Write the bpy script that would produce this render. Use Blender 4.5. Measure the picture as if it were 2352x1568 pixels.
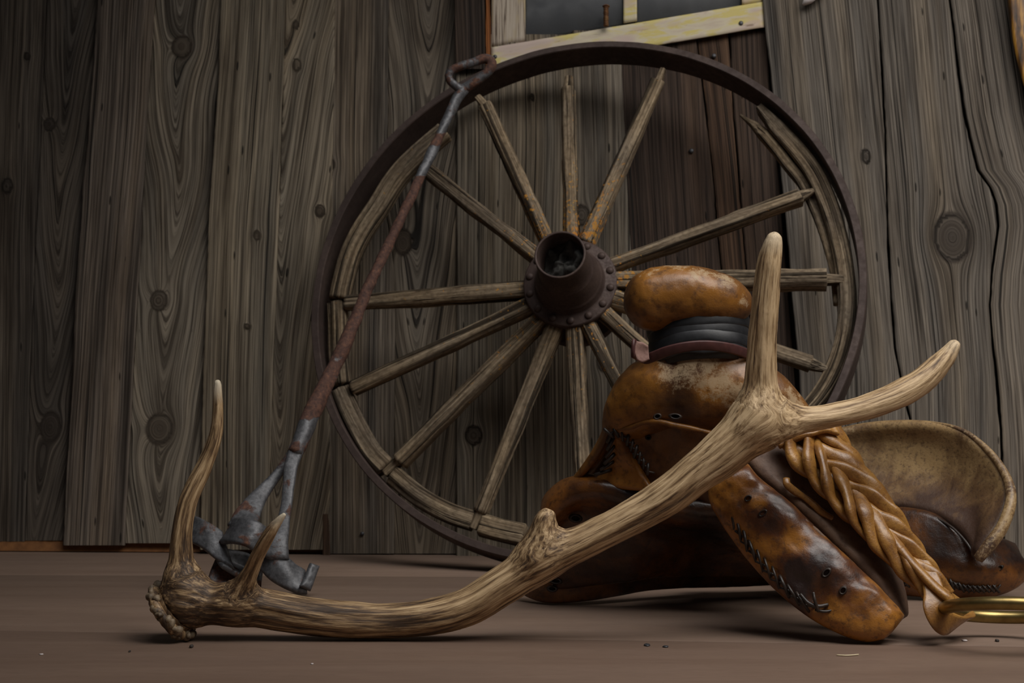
import bpy, math, random
import numpy as np
from mathutils import Vector

random.seed(7)
S = bpy.context.scene
COL = S.collection
for o in list(bpy.data.objects):
    bpy.data.objects.remove(o)

# ------------------------------------------------------------------ camera
W_, H_, F = 2352, 1568, 3400.0
HC, YH = 0.33, 900.0
PITCH = math.atan((YH - 784) / F)
CP, SP = math.cos(PITCH), math.sin(PITCH)
cam_d = bpy.data.cameras.new('camera')
cam = bpy.data.objects.new('camera', cam_d)
COL.objects.link(cam)
cam.location = (0, 0, HC)
cam.rotation_euler = (math.pi / 2 + PITCH, 0, 0)
cam_d.sensor_width = 36.0
cam_d.lens = F / W_ * 36.0
cam_d.clip_start = 0.05
cam_d.dof.use_dof = True
cam_d.dof.focus_distance = 2.0
cam_d.dof.aperture_fstop = 10.0
S.camera = cam

# ------------------------------------------------------------------ world, light, exposure
S.view_settings.view_transform = 'Standard'
S.view_settings.look = 'None'
S.view_settings.gamma = 1.0
S.view_settings.use_curve_mapping = False
S.view_settings.exposure = 0.0
wd = bpy.data.worlds.new('world')
S.world = wd
wd.use_nodes = True
wd.node_tree.nodes['Background'].inputs[0].default_value = (0.80, 0.88, 1.0, 1)
wd.node_tree.nodes['Background'].inputs[1].default_value = 0.022


def area(name, loc, aim, sx, sy, power, color, spread=180):
    ld = bpy.data.lights.new(name, 'AREA')
    ld.shape = 'RECTANGLE'
    ld.size, ld.size_y = sx, sy
    ld.energy, ld.color, ld.spread = power, color, math.radians(spread)
    lo = bpy.data.objects.new(name, ld)
    COL.objects.link(lo)
    lo.location = loc
    lo.rotation_euler = (Vector(aim) - Vector(loc)).to_track_quat('-Z', 'Y').to_euler()
    return lo


area('doorway_daylight', (1.5, 1.2, 2.45), (0.70, 2.3, 0.25), 2.0, 1.8, 20, (1.0, 0.965, 0.92), 95)
area('overhead_fill', (0.35, 0.95, 2.9), (0.65, 2.2, 0.3), 1.8, 1.2, 6, (0.97, 0.98, 1.0), 86)  # weak fill added from above to lift the left parts; no known opening

# ------------------------------------------------------------------ projection helpers (photograph pixel + real distance -> place)


def ray(px, py):
    px = np.asarray(px, float); py = np.asarray(py, float)
    x = (px - 1176) / F; v = (784 - py) / F
    return np.stack([x, CP - v * SP, SP + v * CP], -1)


CAM = np.array([0, 0, HC])


def P(px, py, d):
    r = ray(px, py)
    return CAM + r * (np.asarray(d, float) / r[..., 1])[..., None]


def PPL(px, py, C, n):
    r = ray(px, py)
    t = ((C - CAM) @ n) / (r @ n)
    return CAM + r * t[..., None]


# wall: leans back a little, slightly turned
WN = np.array([-0.06, -1.0, 0.165]); WN /= np.linalg.norm(WN)      # towards the room
WC = np.array([0, 3.0, 0.0])


def PW(px, py, off=0.0):
    return PPL(px, py, WC - WN * off, WN)


# wheel frame
WHC = np.array([0.13377, 2.88025, 0.52488]); WR = 0.5432
a_, b_ = 0.32994, 0.24752
WU = np.array([math.cos(b_), -math.sin(b_), 0])
WA = np.array([-math.sin(b_) * math.cos(a_), -math.cos(b_) * math.cos(a_), math.sin(a_)])
WV = np.cross(WA, WU); WV /= np.linalg.norm(WV)
if WV[2] < 0: WV = -WV


def PWH(px, py, w=0.0):
    return PPL(px, py, WHC + WA * w, WA)


# ------------------------------------------------------------------ numpy noise


def _hash(i, j, k, s):
    n = (i * 374761393 + j * 668265263 + k * 2147483647 + s * 1274126177) & 0xffffffff
    n = ((n ^ (n >> 13)) * 1274126177) & 0xffffffff
    n = n ^ (n >> 16)
    return (n & 0xffff) / 65535.0


def vnoise(p, seed=0):
    p = np.asarray(p, float)
    i = np.floor(p).astype(np.int64); f = p - i
    f = f * f * f * (f * (f * 6 - 15) + 10)
    r = 0
    for a in (0, 1):
        for b in (0, 1):
            for c in (0, 1):
                w = (f[..., 0] if a else 1 - f[..., 0]) * (f[..., 1] if b else 1 - f[..., 1]) * (f[..., 2] if c else 1 - f[..., 2])
                r = r + w * _hash(i[..., 0] + a, i[..., 1] + b, i[..., 2] + c, seed)
    return r * 2 - 1


def fbm(p, oct=3, seed=0):
    r = 0; a = 1
    p = np.asarray(p, float)
    for o in range(oct):
        r = r + a * vnoise(p, seed + o); a *= 0.5; p = p * 2.03
    return r


# ------------------------------------------------------------------ object helpers


def mk(name, V, FQ, mat=None, parent=None, smooth=True, attrs=None, flip=False):
    """one mesh object; V in world metres, FQ quads or triangles"""
    V = np.asarray(V, float).reshape(-1, 3)
    if parent is not None:
        V = V - np.array(parent.get('_o', parent.location))
    me = bpy.data.meshes.new(name)
    if isinstance(FQ, np.ndarray):
        if flip: FQ = FQ[:, ::-1]
        n, k = FQ.shape
        me.vertices.add(len(V)); me.vertices.foreach_set('co', V.ravel())
        me.loops.add(n * k); me.loops.foreach_set('vertex_index', np.ascontiguousarray(FQ, dtype=np.int32).ravel())
        me.polygons.add(n)
        me.polygons.foreach_set('loop_start', np.arange(0, n * k, k, dtype=np.int32))
        me.update(calc_edges=True)
    else:
        me.from_pydata(V.tolist(), [], [tuple(int(q) for q in f) for f in FQ])
    me.validate()
    if smooth:
        me.polygons.foreach_set('use_smooth', np.ones(len(me.polygons), dtype=bool))
    for k, v in (attrs or {}).items():
        v = np.asarray(v, np.float32)
        if v.ndim == 2:
            a = me.attributes.new(k, 'FLOAT_VECTOR', 'POINT'); a.data.foreach_set('vector', v.ravel())
        else:
            a = me.attributes.new(k, 'FLOAT', 'POINT'); a.data.foreach_set('value', v.ravel())
    me.update()
    if mat: me.materials.append(mat)
    o = bpy.data.objects.new(name, me)
    COL.objects.link(o)
    if parent is not None: o.parent = parent
    else: o['_o'] = (0.0, 0.0, 0.0)
    return o


def sub(parent_obj, o, root):
    """re-hang a part one level deeper (same local frame)"""
    o.parent = parent_obj
    return o


def thing(name, loc, label, cat, group=None):
    e = bpy.data.objects.new(name, None)
    COL.objects.link(e)
    e.empty_display_size = 0.05
    e.location = loc
    e['_o'] = tuple(float(q) for q in loc)
    e['label'] = label; e['category'] = cat
    if group: e['group'] = group
    return e


def tag(o, label=None, cat=None, group=None, kind=None):
    if label: o['label'] = label
    if cat: o['category'] = cat
    if group: o['group'] = group
    if kind: o['kind'] = kind
    return o


def grid_faces(nr, nc, wrap=False):
    r = np.arange(nr - 1)[:, None]; c = np.arange(nc if wrap else nc - 1)[None, :]
    c2 = (c + 1) % nc
    f = np.stack([r * nc + c, r * nc + c2, (r + 1) * nc + c2, (r + 1) * nc + c], -1)
    return f.reshape(-1, 4)


def catmull(pts, n):
    """resample a polyline (N,k) smoothly to n samples, by chord length"""
    pts = np.asarray(pts, float)
    if len(pts) == 2:
        t = np.linspace(0, 1, n)[:, None]; return pts[0] * (1 - t) + pts[1] * t
    seg = np.linalg.norm(np.diff(pts[:, :3], axis=0), axis=1); seg = np.maximum(seg, 1e-9)
    T = np.concatenate([[0], np.cumsum(seg)])
    q = np.vstack([2 * pts[0] - pts[1], pts, 2 * pts[-1] - pts[-2]])
    TT = np.concatenate([[-seg[0]], T, [T[-1] + seg[-1]]])
    tt = np.linspace(0, T[-1], n)
    i = np.clip(np.searchsorted(T, tt, side='right') - 1, 0, len(pts) - 2)
    t0, t1, t2, t3 = TT[i], TT[i + 1], TT[i + 2], TT[i + 3]
    p0, p1, p2, p3 = q[i], q[i + 1], q[i + 2], q[i + 3]
    m1 = (p2 - p0) * ((t2 - t1) / (t2 - t0))[:, None]; m2 = (p3 - p1) * ((t2 - t1) / (t3 - t1))[:, None]
    s = ((tt - t1) / (t2 - t1))[:, None]
    return (2 * s**3 - 3 * s**2 + 1) * p1 + (s**3 - 2 * s**2 + s) * m1 + (-2 * s**3 + 3 * s**2) * p2 + (s**3 - s**2) * m2


def frames(path, up=None):
    T = np.gradient(path, axis=0); T /= np.linalg.norm(T, axis=1)[:, None]
    A = np.zeros_like(path); B = np.zeros_like(path)
    if up is not None:
        up = np.asarray(up, float)
        A = np.cross(T, up); A /= np.linalg.norm(A, axis=1)[:, None]; B = np.cross(A, T)
        return T, A, B
    a = np.cross(T[0], [0, 0, 1]);
    if np.linalg.norm(a) < 1e-3: a = np.cross(T[0], [0, 1, 0])
    a /= np.linalg.norm(a)
    for i in range(len(path)):
        a = a - T[i] * (a @ T[i]); a /= np.linalg.norm(a); A[i] = a; B[i] = np.cross(T[i], a)
    return T, A, B


def tube(path, ra, rb=None, ns=14, up=None, power=2.0, disp=None, closed=False, A_B=None, round_end=True):
    """swept tube -> V, F, attrs. ra/rb half axes along A and B (arrays). power>2 squares the section."""
    path = np.asarray(path, float); n = len(path)
    ra = np.broadcast_to(np.asarray(ra, float), (n,)).copy()
    rb = ra if rb is None else np.broadcast_to(np.asarray(rb, float), (n,)).copy()
    T, A, B = frames(path, up) if A_B is None else A_B
    th = np.linspace(0, 2 * np.pi, ns, endpoint=False)
    c, s = np.cos(th), np.sin(th)
    cc = np.sign(c) * np.abs(c) ** (2 / power); ss = np.sign(s) * np.abs(s) ** (2 / power)
    off = ra[:, None, None] * cc[None, :, None] * A[:, None, :] + rb[:, None, None] * ss[None, :, None] * B[:, None, :]
    L = np.concatenate([[0], np.cumsum(np.linalg.norm(np.diff(path, axis=0), axis=1))])
    g = np.stack([ra[:, None] * cc[None], rb[:, None] * ss[None], np.broadcast_to(L[:, None], (n, ns))], -1)
    if disp is not None:
        d = disp(g); nrm = off / np.maximum(np.linalg.norm(off, axis=2, keepdims=True), 1e-9)
        off = off + nrm * d[..., None]
    V = path[:, None, :] + off
    if closed:
        f = grid_faces(n, ns, True)
        last = np.stack([(n - 1) * ns + np.arange(ns), (n - 1) * ns + (np.arange(ns) + 1) % ns, (np.arange(ns) + 1) % ns, np.arange(ns)], -1)
        return V.reshape(-1, 3), np.vstack([f, last]), g.reshape(-1, 3)
    # caps: collapse an extra ring to the centre
    k = 0.35
    c0 = path[0] + (V[0] - path[0]) * 0.02; c1 = path[-1] + (V[-1] - path[-1]) * 0.02
    if round_end:
        c0 = c0 - T[0] * ra[0] * k; c1 = c1 + T[-1] * ra[-1] * k
    V = np.concatenate([c0[None], V, c1[None]]); g = np.concatenate([g[:1], g, g[-1:]])
    return V.reshape(-1, 3), grid_faces(n + 2, ns, True), g.reshape(-1, 3)


def cat_parts(parts):
    Vs, Fs, Gs = [], [], []; k = 0
    for p in parts:
        Vs.append(p[0]); Fs.append(p[1] + k); k += len(p[0])
        Gs.append(p[2] if len(p) > 2 else p[0])
    return np.vstack(Vs), np.vstack(Fs), np.vstack(Gs)


def patch_surface(rows, nu, nv):
    """rows: list of lists of 3D points -> smooth (nv,nu,3) surface"""
    R = [catmull(np.array(r, float), nu) for r in rows]
    R = np.array(R)
    return np.stack([catmull(R[:, i], nv) if len(R) > 1 else R[:, i] for i in range(nu)], 1)


def pillow(rows, th, nu=40, nv=30, rad=None, disp=None, bulge=0.0):
    """closed cushion-like plate following a surface of control points; rounded rim. returns V,F"""
    Sf = patch_surface(rows, 241, 161)
    # denser sampling at borders
    def dens(n):
        t = np.linspace(0, 1, n); return 0.35 * t + 0.65 * (0.5 - 0.5 * np.cos(np.pi * t))
    tu, tv = dens(nu), dens(nv)
    iu = tu * 240; iv = tv * 160
    def lerp(Sx):
        i0 = np.clip(iu.astype(int), 0, 239); fu = (iu - i0)[None, :, None]
        j0 = np.clip(iv.astype(int), 0, 159); fv = (iv - j0)[:, None, None]
        a = Sx[j0][:, i0] * (1 - fu) + Sx[j0][:, i0 + 1] * fu
        b = Sx[j0 + 1][:, i0] * (1 - fu) + Sx[j0 + 1][:, i0 + 1] * fu
        return a * (1 - fv) + b * fv
    gu = np.gradient(Sf, axis=1); gv = np.gradient(Sf, axis=0)
    N = np.cross(gu, gv); N /= np.maximum(np.linalg.norm(N, axis=2, keepdims=True), 1e-12)
    if (N * (Sf - CAM)).sum(2).mean() > 0: N = -N
    lu = np.linalg.norm(np.diff(Sf, axis=1), axis=2); lv = np.linalg.norm(np.diff(Sf, axis=0), axis=2)
    cu = np.concatenate([np.zeros((161, 1)), np.cumsum(lu, 1)], 1); cv = np.concatenate([np.zeros((1, 241)), np.cumsum(lv, 0)], 0)
    dist = np.minimum(np.minimum(cu, cu[:, -1:] - cu), np.minimum(cv, cv[-1:] - cv))
    rad = rad or th * 0.5
    e = np.clip(dist / rad, 0, 1); f = np.sqrt(np.clip(1 - (1 - e) ** 2, 0, 1))
    mid = np.sin(np.pi * np.linspace(0, 1, 241))[None] * np.sin(np.pi * np.linspace(0, 1, 161))[:, None]
    S2, N2, f2, m2 = lerp(Sf), lerp(N), lerp(f[..., None]), lerp(mid[..., None])
    N2 /= np.maximum(np.linalg.norm(N2, axis=2, keepdims=True), 1e-12)
    front = S2 + N2 * (th / 2 * f2 + bulge * m2)
    back = S2 - N2 * (th / 2 * f2)
    if disp is not None: front = front + N2 * (disp(front) * f2[..., 0])[..., None]
    V = np.vstack([front.reshape(-1, 3), back.reshape(-1, 3)])
    f1 = grid_faces(nv, nu); f2_ = f1[:, ::-1] + nu * nv
    # weld the rim: side quads (zero width)
    idx = np.arange(nu * nv).reshape(nv, nu)
    loop = np.concatenate([idx[0], idx[1:, -1], idx[-1, ::-1][1:], idx[::-1, 0][1:-1]])
    l2 = np.roll(loop, -1)
    remap = np.arange(2 * nu * nv); remap[loop + nu * nv] = loop
    FQ = remap[np.vstack([f1, f2_])]
    return V, FQ


def surfnets(f, org, h):
    s = f < 0
    nx, ny, nz = f.shape
    cs = np.zeros((nx - 1, ny - 1, nz - 1), np.int8)
    for a in (0, 1):
        for b in (0, 1):
            for c in (0, 1):
                cs += s[a:nx - 1 + a, b:ny - 1 + b, c:nz - 1 + c]
    act = (cs > 0) & (cs < 8)
    ix = np.argwhere(act)
    vid = -np.ones(act.shape, np.int64); vid[act] = np.arange(len(ix))
    acc = np.zeros((len(ix), 3)); cnt = np.zeros(len(ix))
    cor = [(a, b, c) for a in (0, 1) for b in (0, 1) for c in (0, 1)]
    fv = {k: f[ix[:, 0] + k[0], ix[:, 1] + k[1], ix[:, 2] + k[2]] for k in cor}
    for k in cor:
        for ax in range(3):
            if k[ax] == 0:
                k2 = list(k); k2[ax] = 1; k2 = tuple(k2)
                f0, f1 = fv[k], fv[k2]; m = (f0 < 0) != (f1 < 0)
                t = np.where(m, f0 / np.where(m, f0 - f1, 1), 0)
                p = np.tile(np.array(k, float), (len(ix), 1)); p[:, ax] += t
                acc[m] += p[m]; cnt[m] += 1
    V = (ix + acc / cnt[:, None]) * h + org
    Fs = []
    for ax in range(3):
        sl0 = [slice(None)] * 3; sl1 = [slice(None)] * 3
        sl0[ax] = slice(0, -1); sl1[ax] = slice(1, None)
        cr = s[tuple(sl0)] != s[tuple(sl1)]
        e = np.argwhere(cr)
        b, c = (ax + 1) % 3, (ax + 2) % 3
        ok = (e[:, b] > 0) & (e[:, c] > 0) & (e[:, b] < f.shape[b] - 1) & (e[:, c] < f.shape[c] - 1)
        e = e[ok]
        q = []
        for db, dc in ((0, 0), (-1, 0), (-1, -1), (0, -1)):
            z = e.copy(); z[:, b] += db; z[:, c] += dc
            q.append(vid[z[:, 0], z[:, 1], z[:, 2]])
        q = np.stack(q, -1)
        ins = s[e[:, 0], e[:, 1], e[:, 2]]
        q[~ins] = q[~ins][:, ::-1]
        Fs.append(q)
    return V, np.vstack(Fs)


def sdf_blend(branches, h, k, pad=0.02):
    """branches: list of (pts(N,3), radii(N)); smooth union (radius k) between branches -> V,F"""
    allp = np.vstack([b[0] for b in branches]); mr = max(np.max(b[1]) for b in branches)
    lo = allp.min(0) - mr - pad; hi = allp.max(0) + mr + pad
    dim = np.ceil((hi - lo) / h).astype(int) + 1
    field = np.full(dim, 1.0)
    ax = [lo[i] + np.arange(dim[i]) * h for i in range(3)]
    for pts, rad in branches:
        fb = np.full(dim, 1.0)
        for i in range(len(pts) - 1):
            a, b = pts[i], pts[i + 1]; ra, rb = rad[i], rad[i + 1]; m = max(ra, rb) + k + 3 * h
            l2 = np.minimum(a, b) - m; h2 = np.maximum(a, b) + m
            i0 = np.clip(np.floor((l2 - lo) / h).astype(int), 0, dim); i1 = np.clip(np.ceil((h2 - lo) / h).astype(int) + 1, 0, dim)
            X, Y, Z = np.meshgrid(ax[0][i0[0]:i1[0]], ax[1][i0[1]:i1[1]], ax[2][i0[2]:i1[2]], indexing='ij')
            ab = b - a; L = max(ab @ ab, 1e-12)
            t = np.clip(((X - a[0]) * ab[0] + (Y - a[1]) * ab[1] + (Z - a[2]) * ab[2]) / L, 0, 1)
            d = np.sqrt((X - a[0] - t * ab[0]) ** 2 + (Y - a[1] - t * ab[1]) ** 2 + (Z - a[2] - t * ab[2]) ** 2) - (ra + (rb - ra) * t)
            sl = tuple(slice(i0[q], i1[q]) for q in range(3))
            fb[sl] = np.minimum(fb[sl], d)
        hh = np.clip(0.5 + 0.5 * (field - fb) / k, 0, 1)
        field = field * (1 - hh) + fb * hh - k * hh * (1 - hh)
    return surfnets(field, lo, h)


def vnormals(V, FQ):
    n = np.zeros_like(V)
    d1 = V[FQ[:, 2]] - V[FQ[:, 0]]; d2 = V[FQ[:, 3]] - V[FQ[:, 1]]
    fn = np.cross(d1, d2)
    for i in range(4): np.add.at(n, FQ[:, i], fn)
    return n / np.maximum(np.linalg.norm(n, axis=1)[:, None], 1e-12)


def relax(V, FQ, it=2, lam=0.5):
    for _ in range(it):
        acc = np.zeros_like(V); c = np.zeros(len(V))
        for i in range(4):
            a, b = FQ[:, i], FQ[:, (i + 1) % 4]
            np.add.at(acc, a, V[b]); np.add.at(c, a, 1); np.add.at(acc, b, V[a]); np.add.at(c, b, 1)
        V = V + lam * (acc / np.maximum(c, 1)[:, None] - V)
    return V


# ------------------------------------------------------------------ node helper


class NT:
    def __init__(s, name, rough=0.7, metal=0.0):
        s.m = bpy.data.materials.new(name); s.m.use_nodes = True
        s.t = s.m.node_tree; s.b = s.t.nodes['Principled BSDF']
        s.b.inputs['Roughness'].default_value = rough; s.b.inputs['Metallic'].default_value = metal

    def n(s, typ, **kw):
        o = s.t.nodes.new(typ)
        for k, v in kw.items(): setattr(o, k, v)
        return o

    def put(s, sock, v):
        if hasattr(v, 'is_output'): s.t.links.new(v, sock)
        elif isinstance(v, (tuple, list)) and len(v) == 3 and sock.type == 'RGBA': sock.default_value = (*v, 1)
        else: sock.default_value = v

    def attr(s, name, out='Vector'):
        return s.n('ShaderNodeAttribute', attribute_name=name).outputs[out]

    def obj(s): return s.n('ShaderNodeTexCoord').outputs['Object']

    def objcolor(s): return s.n('ShaderNodeObjectInfo').outputs['Color']

    def rnd(s): return s.n('ShaderNodeObjectInfo').outputs['Random']

    def mapv(s, vec, scale=(1, 1, 1), loc=(0, 0, 0)):
        o = s.n('ShaderNodeMapping'); s.put(o.inputs['Vector'], vec)
        o.inputs['Scale'].default_value = scale; o.inputs['Location'].default_value = loc
        return o.outputs[0]

    def noise(s, vec, scale=1, detail=4, rough=0.55, dist=0.0):
        o = s.n('ShaderNodeTexNoise'); s.put(o.inputs['Vector'], vec)
        o.inputs['Scale'].default_value = scale; o.inputs['Detail'].default_value = detail
        o.inputs['Roughness'].default_value = rough; o.inputs['Distortion'].default_value = dist
        return o.outputs['Fac']

    def voro(s, vec, scale=1, out='Distance', feature='F1'):
        o = s.n('ShaderNodeTexVoronoi', feature=feature); s.put(o.inputs['Vector'], vec); o.inputs['Scale'].default_value = scale
        return o.outputs[out]

    def ramp(s, fac, stops, interp='LINEAR'):
        o = s.n('ShaderNodeValToRGB'); s.put(o.inputs[0], fac); cr = o.color_ramp; cr.interpolation = interp
        while len(cr.elements) < len(stops): cr.elements.new(0.5)
        for e, (p, c) in zip(cr.elements, stops):
            e.position = p; e.color = (c, c, c, 1) if isinstance(c, (int, float)) else (*c, 1)
        return o.outputs[0]

    def mix(s, fac, a, b, mode='MIX'):
        o = s.n('ShaderNodeMix', data_type='RGBA', blend_type=mode)
        s.put(o.inputs[0], fac); s.put(o.inputs[6], a); s.put(o.inputs[7], b)
        return o.outputs[2]

    def math(s, op, a, b=0.0, clamp=False):
        o = s.n('ShaderNodeMath', operation=op, use_clamp=clamp); s.put(o.inputs[0], a); s.put(o.inputs[1], b)
        return o.outputs[0]

    def sep(s, vec):
        o = s.n('ShaderNodeSeparateXYZ'); s.put(o.inputs[0], vec); return o.outputs

    def comb(s, x, y, z):
        o = s.n('ShaderNodeCombineXYZ'); s.put(o.inputs[0], x); s.put(o.inputs[1], y); s.put(o.inputs[2], z); return o.outputs[0]

    def bump(s, h, strength=0.5, dist=0.002, normal=None):
        o = s.n('ShaderNodeBump'); s.put(o.inputs['Height'], h); o.inputs['Strength'].default_value = strength; o.inputs['Distance'].default_value = dist
        if normal is not None: s.put(o.inputs['Normal'], normal)
        return o.outputs[0]

    def out(s, color=None, rough=None, normal=None, spec=None, metal=None, coat=None, coat_rough=0.2):
        if color is not None: s.put(s.b.inputs['Base Color'], color)
        if rough is not None: s.put(s.b.inputs['Roughness'], rough)
        if normal is not None: s.put(s.b.inputs['Normal'], normal)
        if spec is not None: s.put(s.b.inputs['Specular IOR Level'], spec)
        if metal is not None: s.put(s.b.inputs['Metallic'], metal)
        if coat is not None:
            s.put(s.b.inputs['Coat Weight'], coat); s.b.inputs['Coat Roughness'].default_value = coat_rough
        return s.m


# ------------------------------------------------------------------ materials
def m_plank():
    t = NT('weathered_plank', 0.85)
    g = t.attr('grain'); k = t.attr('knot', 'Fac'); tint = t.objcolor()
    broad = t.noise(t.mapv(g, (26, 0.5, 1)), 1, 3, 0.5)
    streak = t.noise(t.mapv(g, (150, 1.3, 1)), 1, 5, 0.6, 0.15)
    fine = t.noise(t.mapv(g, (620, 5.0, 1)), 1, 3, 0.6)
    # growth rings follow the grain coordinate
    gx, gy, gz = t.sep(g)
    wob = t.noise(t.mapv(g, (9, 0.9, 1)), 1, 3, 0.5)
    ringc = t.math('MULTIPLY_ADD', gx, 900.0); t.put(ringc.node.inputs[2], t.math('MULTIPLY', wob, 12.0))
    ring = t.math('MULTIPLY_ADD', t.math('SINE', ringc), 0.5); ring.node.inputs[2].default_value = 0.5
    ringmask = t.ramp(t.noise(t.mapv(g, (7, 0.6, 1), (3, 1, 0)), 1, 2), [(0.40, 0.0), (0.62, 1.0)])
    ring = t.math('MULTIPLY', t.math('POWER', ring, 2.2), ringmask)
    base = t.ramp(streak, [(0.30, (0.20, 0.185, 0.17)), (0.46, (0.74, 0.72, 0.68)), (0.66, (1.18, 1.15, 1.08))])
    base = t.mix(t.math('MULTIPLY', ring, 0.40), base, (0.34, 0.30, 0.26), 'MIX')
    base = t.mix(t.ramp(fine, [(0.36, 0.9), (0.54, 0.0)]), base, (0.20, 0.175, 0.155))
    blot = t.ramp(broad, [(0.28, (0.70, 0.74, 0.80)), (0.5, (1.0, 1.0, 1.0)), (0.72, (1.16, 1.10, 1.0))])
    base = t.mix(1.0, base, blot, 'MULTIPLY')
    stain = t.ramp(t.noise(t.mapv(g, (14, 2.2, 1), (7, 3, 1)), 1, 4, 0.6), [(0.30, (0.45, 0.42, 0.40)), (0.52, (1, 1, 1))])
    base = t.mix(0.8, base, stain, 'MULTIPLY')
    # narrow checks and nail/worm holes
    crack = t.ramp(t.noise(t.mapv(g, (210, 0.8, 1), (1, 9, 2)), 1, 2, 0.5, 0.1), [(0.645, 0.0), (0.70, 1.0)])
    hole = t.ramp(t.voro(t.mapv(g, (42, 7.0, 1), (2, 5, 0)), 1), [(0.045, 1.0), (0.085, 0.0)])
    dark = t.math('MAXIMUM', crack, hole)
    kd = t.ramp(k, [(0.02, 0.0), (0.24, 0.95), (0.42, 0.70), (1.0, 0.80)])
    col = t.mix(1.0, t.mix(1.0, base, (0.80, 0.76, 0.73), 'MULTIPLY'), tint, 'MULTIPLY')
    col = t.mix(kd, col, t.mix(1.0, (0.17, 0.14, 0.12), tint, 'MULTIPLY'))
    col = t.mix(t.math('MULTIPLY', dark, 0.85), col, (0.012, 0.010, 0.008))
    h = t.math('ADD', t.math('MULTIPLY', streak, 0.8), t.math('ADD', t.math('MULTIPLY', fine, 0.5), t.math('ADD', t.math('MULTIPLY', ring, -0.35), t.math('MULTIPLY', dark, -1.6))))
    return t.out(col, 0.82, t.bump(h, 0.9, 0.0022), spec=0.25)


def m_wheelwood():
    t = NT('old_spoke_wood', 0.9)
    g = t.attr('grain')
    st = t.noise(t.mapv(g, (210, 210, 5)), 1, 5, 0.6, 0.2)
    deep = t.ramp(t.noise(t.mapv(g, (95, 95, 2.0), (4, 2, 1)), 1, 3, 0.55), [(0.38, 1.0), (0.47, 0.0)])
    cross = t.noise(t.mapv(g, (160, 160, 90)), 1, 3)
    base = t.ramp(st, [(0.28, (0.05, 0.036, 0.022)), (0.46, (0.18, 0.137, 0.094)), (0.70, (0.38, 0.305, 0.215))])
    base = t.mix(t.ramp(cross, [(0.35, 0.5), (0.55, 0.0)]), base, (0.07, 0.05, 0.032))
    big = t.noise(t.mapv(g, (8, 8, 6)), 1, 2)
    base = t.mix(1, base, t.ramp(big, [(0.3, (0.72, 0.72, 0.74)), (0.7, (1.2, 1.12, 0.98))]), 'MULTIPLY')
    base = t.mix(t.math('MULTIPLY', deep, 0.85), base, (0.02, 0.014, 0.009))
    # orange lichen, thickest near the hub
    lich = t.attr('lichen', 'Fac')
    ln = t.noise(t.obj(), 120, 4, 0.65)
    thr = t.math('SUBTRACT', t.math('ADD', ln, t.math('MULTIPLY', lich, 0.22)), 0.70)
    lm = t.ramp(thr, [(0.0, 0.0), (0.04, 1.0)])
    lc = t.mix(t.noise(t.obj(), 40, 2), (0.42, 0.30, 0.05), (0.60, 0.16, 0.02))
    col = t.mix(t.math('MULTIPLY', lm, 0.8), base, lc)
    h = t.math('ADD', t.math('MULTIPLY', st, 1.0), t.math('ADD', t.math('MULTIPLY', deep, -1.4), t.math('MULTIPLY', cross, 0.3)))
    return t.out(col, 0.9, t.bump(h, 0.9, 0.003), spec=0.2)


def m_rust(name, a, b, c, sc=30, rough=0.75, metal=0.25):
    t = NT(name, rough, metal)
    o = t.obj()
    n1 = t.noise(o, sc, 5, 0.65); n2 = t.noise(o, sc * 9, 4, 0.6)
    col = t.ramp(n1, [(0.30, a), (0.52, b), (0.75, c)])
    col = t.mix(t.ramp(n2, [(0.35, 0.5), (0.6, 0.0)]), col, a)
    return t.out(col, t.ramp(n2, [(0.3, rough + .12), (0.7, rough - .1)]), t.bump(t.math('ADD', n1, t.math('MULTIPLY', n2, 0.6)), 0.35, 0.0015), spec=0.35)


def m_tool():
    t = NT('flaking_grey_iron', 0.6, 0.35)
    o = t.obj()
    n1 = t.noise(o, 24, 5, 0.62, 0.3); n2 = t.noise(o, 160, 4, 0.6); n3 = t.noise(o, 9, 2)
    bal = t.math('ADD', n1, t.math('MULTIPLY', t.math('SUBTRACT', t.attr('rust', 'Fac'), 0.5), 0.5))
    mk_ = t.ramp(bal, [(0.49, 0.0), (0.56, 1.0)])
    grey = t.ramp(n2, [(0.3, (0.062, 0.062, 0.066)), (0.7, (0.145, 0.144, 0.15))])
    rust = t.ramp(n2, [(0.3, (0.045, 0.022, 0.017)), (0.55, (0.105, 0.048, 0.032)), (0.75, (0.19, 0.085, 0.045))])
    col = t.mix(mk_, grey, rust)
    return t.out(col, t.ramp(mk_, [(0, 0.5), (1, 0.85)]), t.bump(t.math('ADD', t.math('MULTIPLY', n2, 0.7), t.math('MULTIPLY', mk_, 0.6)), 0.5, 0.0015), metal=t.ramp(mk_, [(0, 0.3), (1, 0.05)]))


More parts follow.
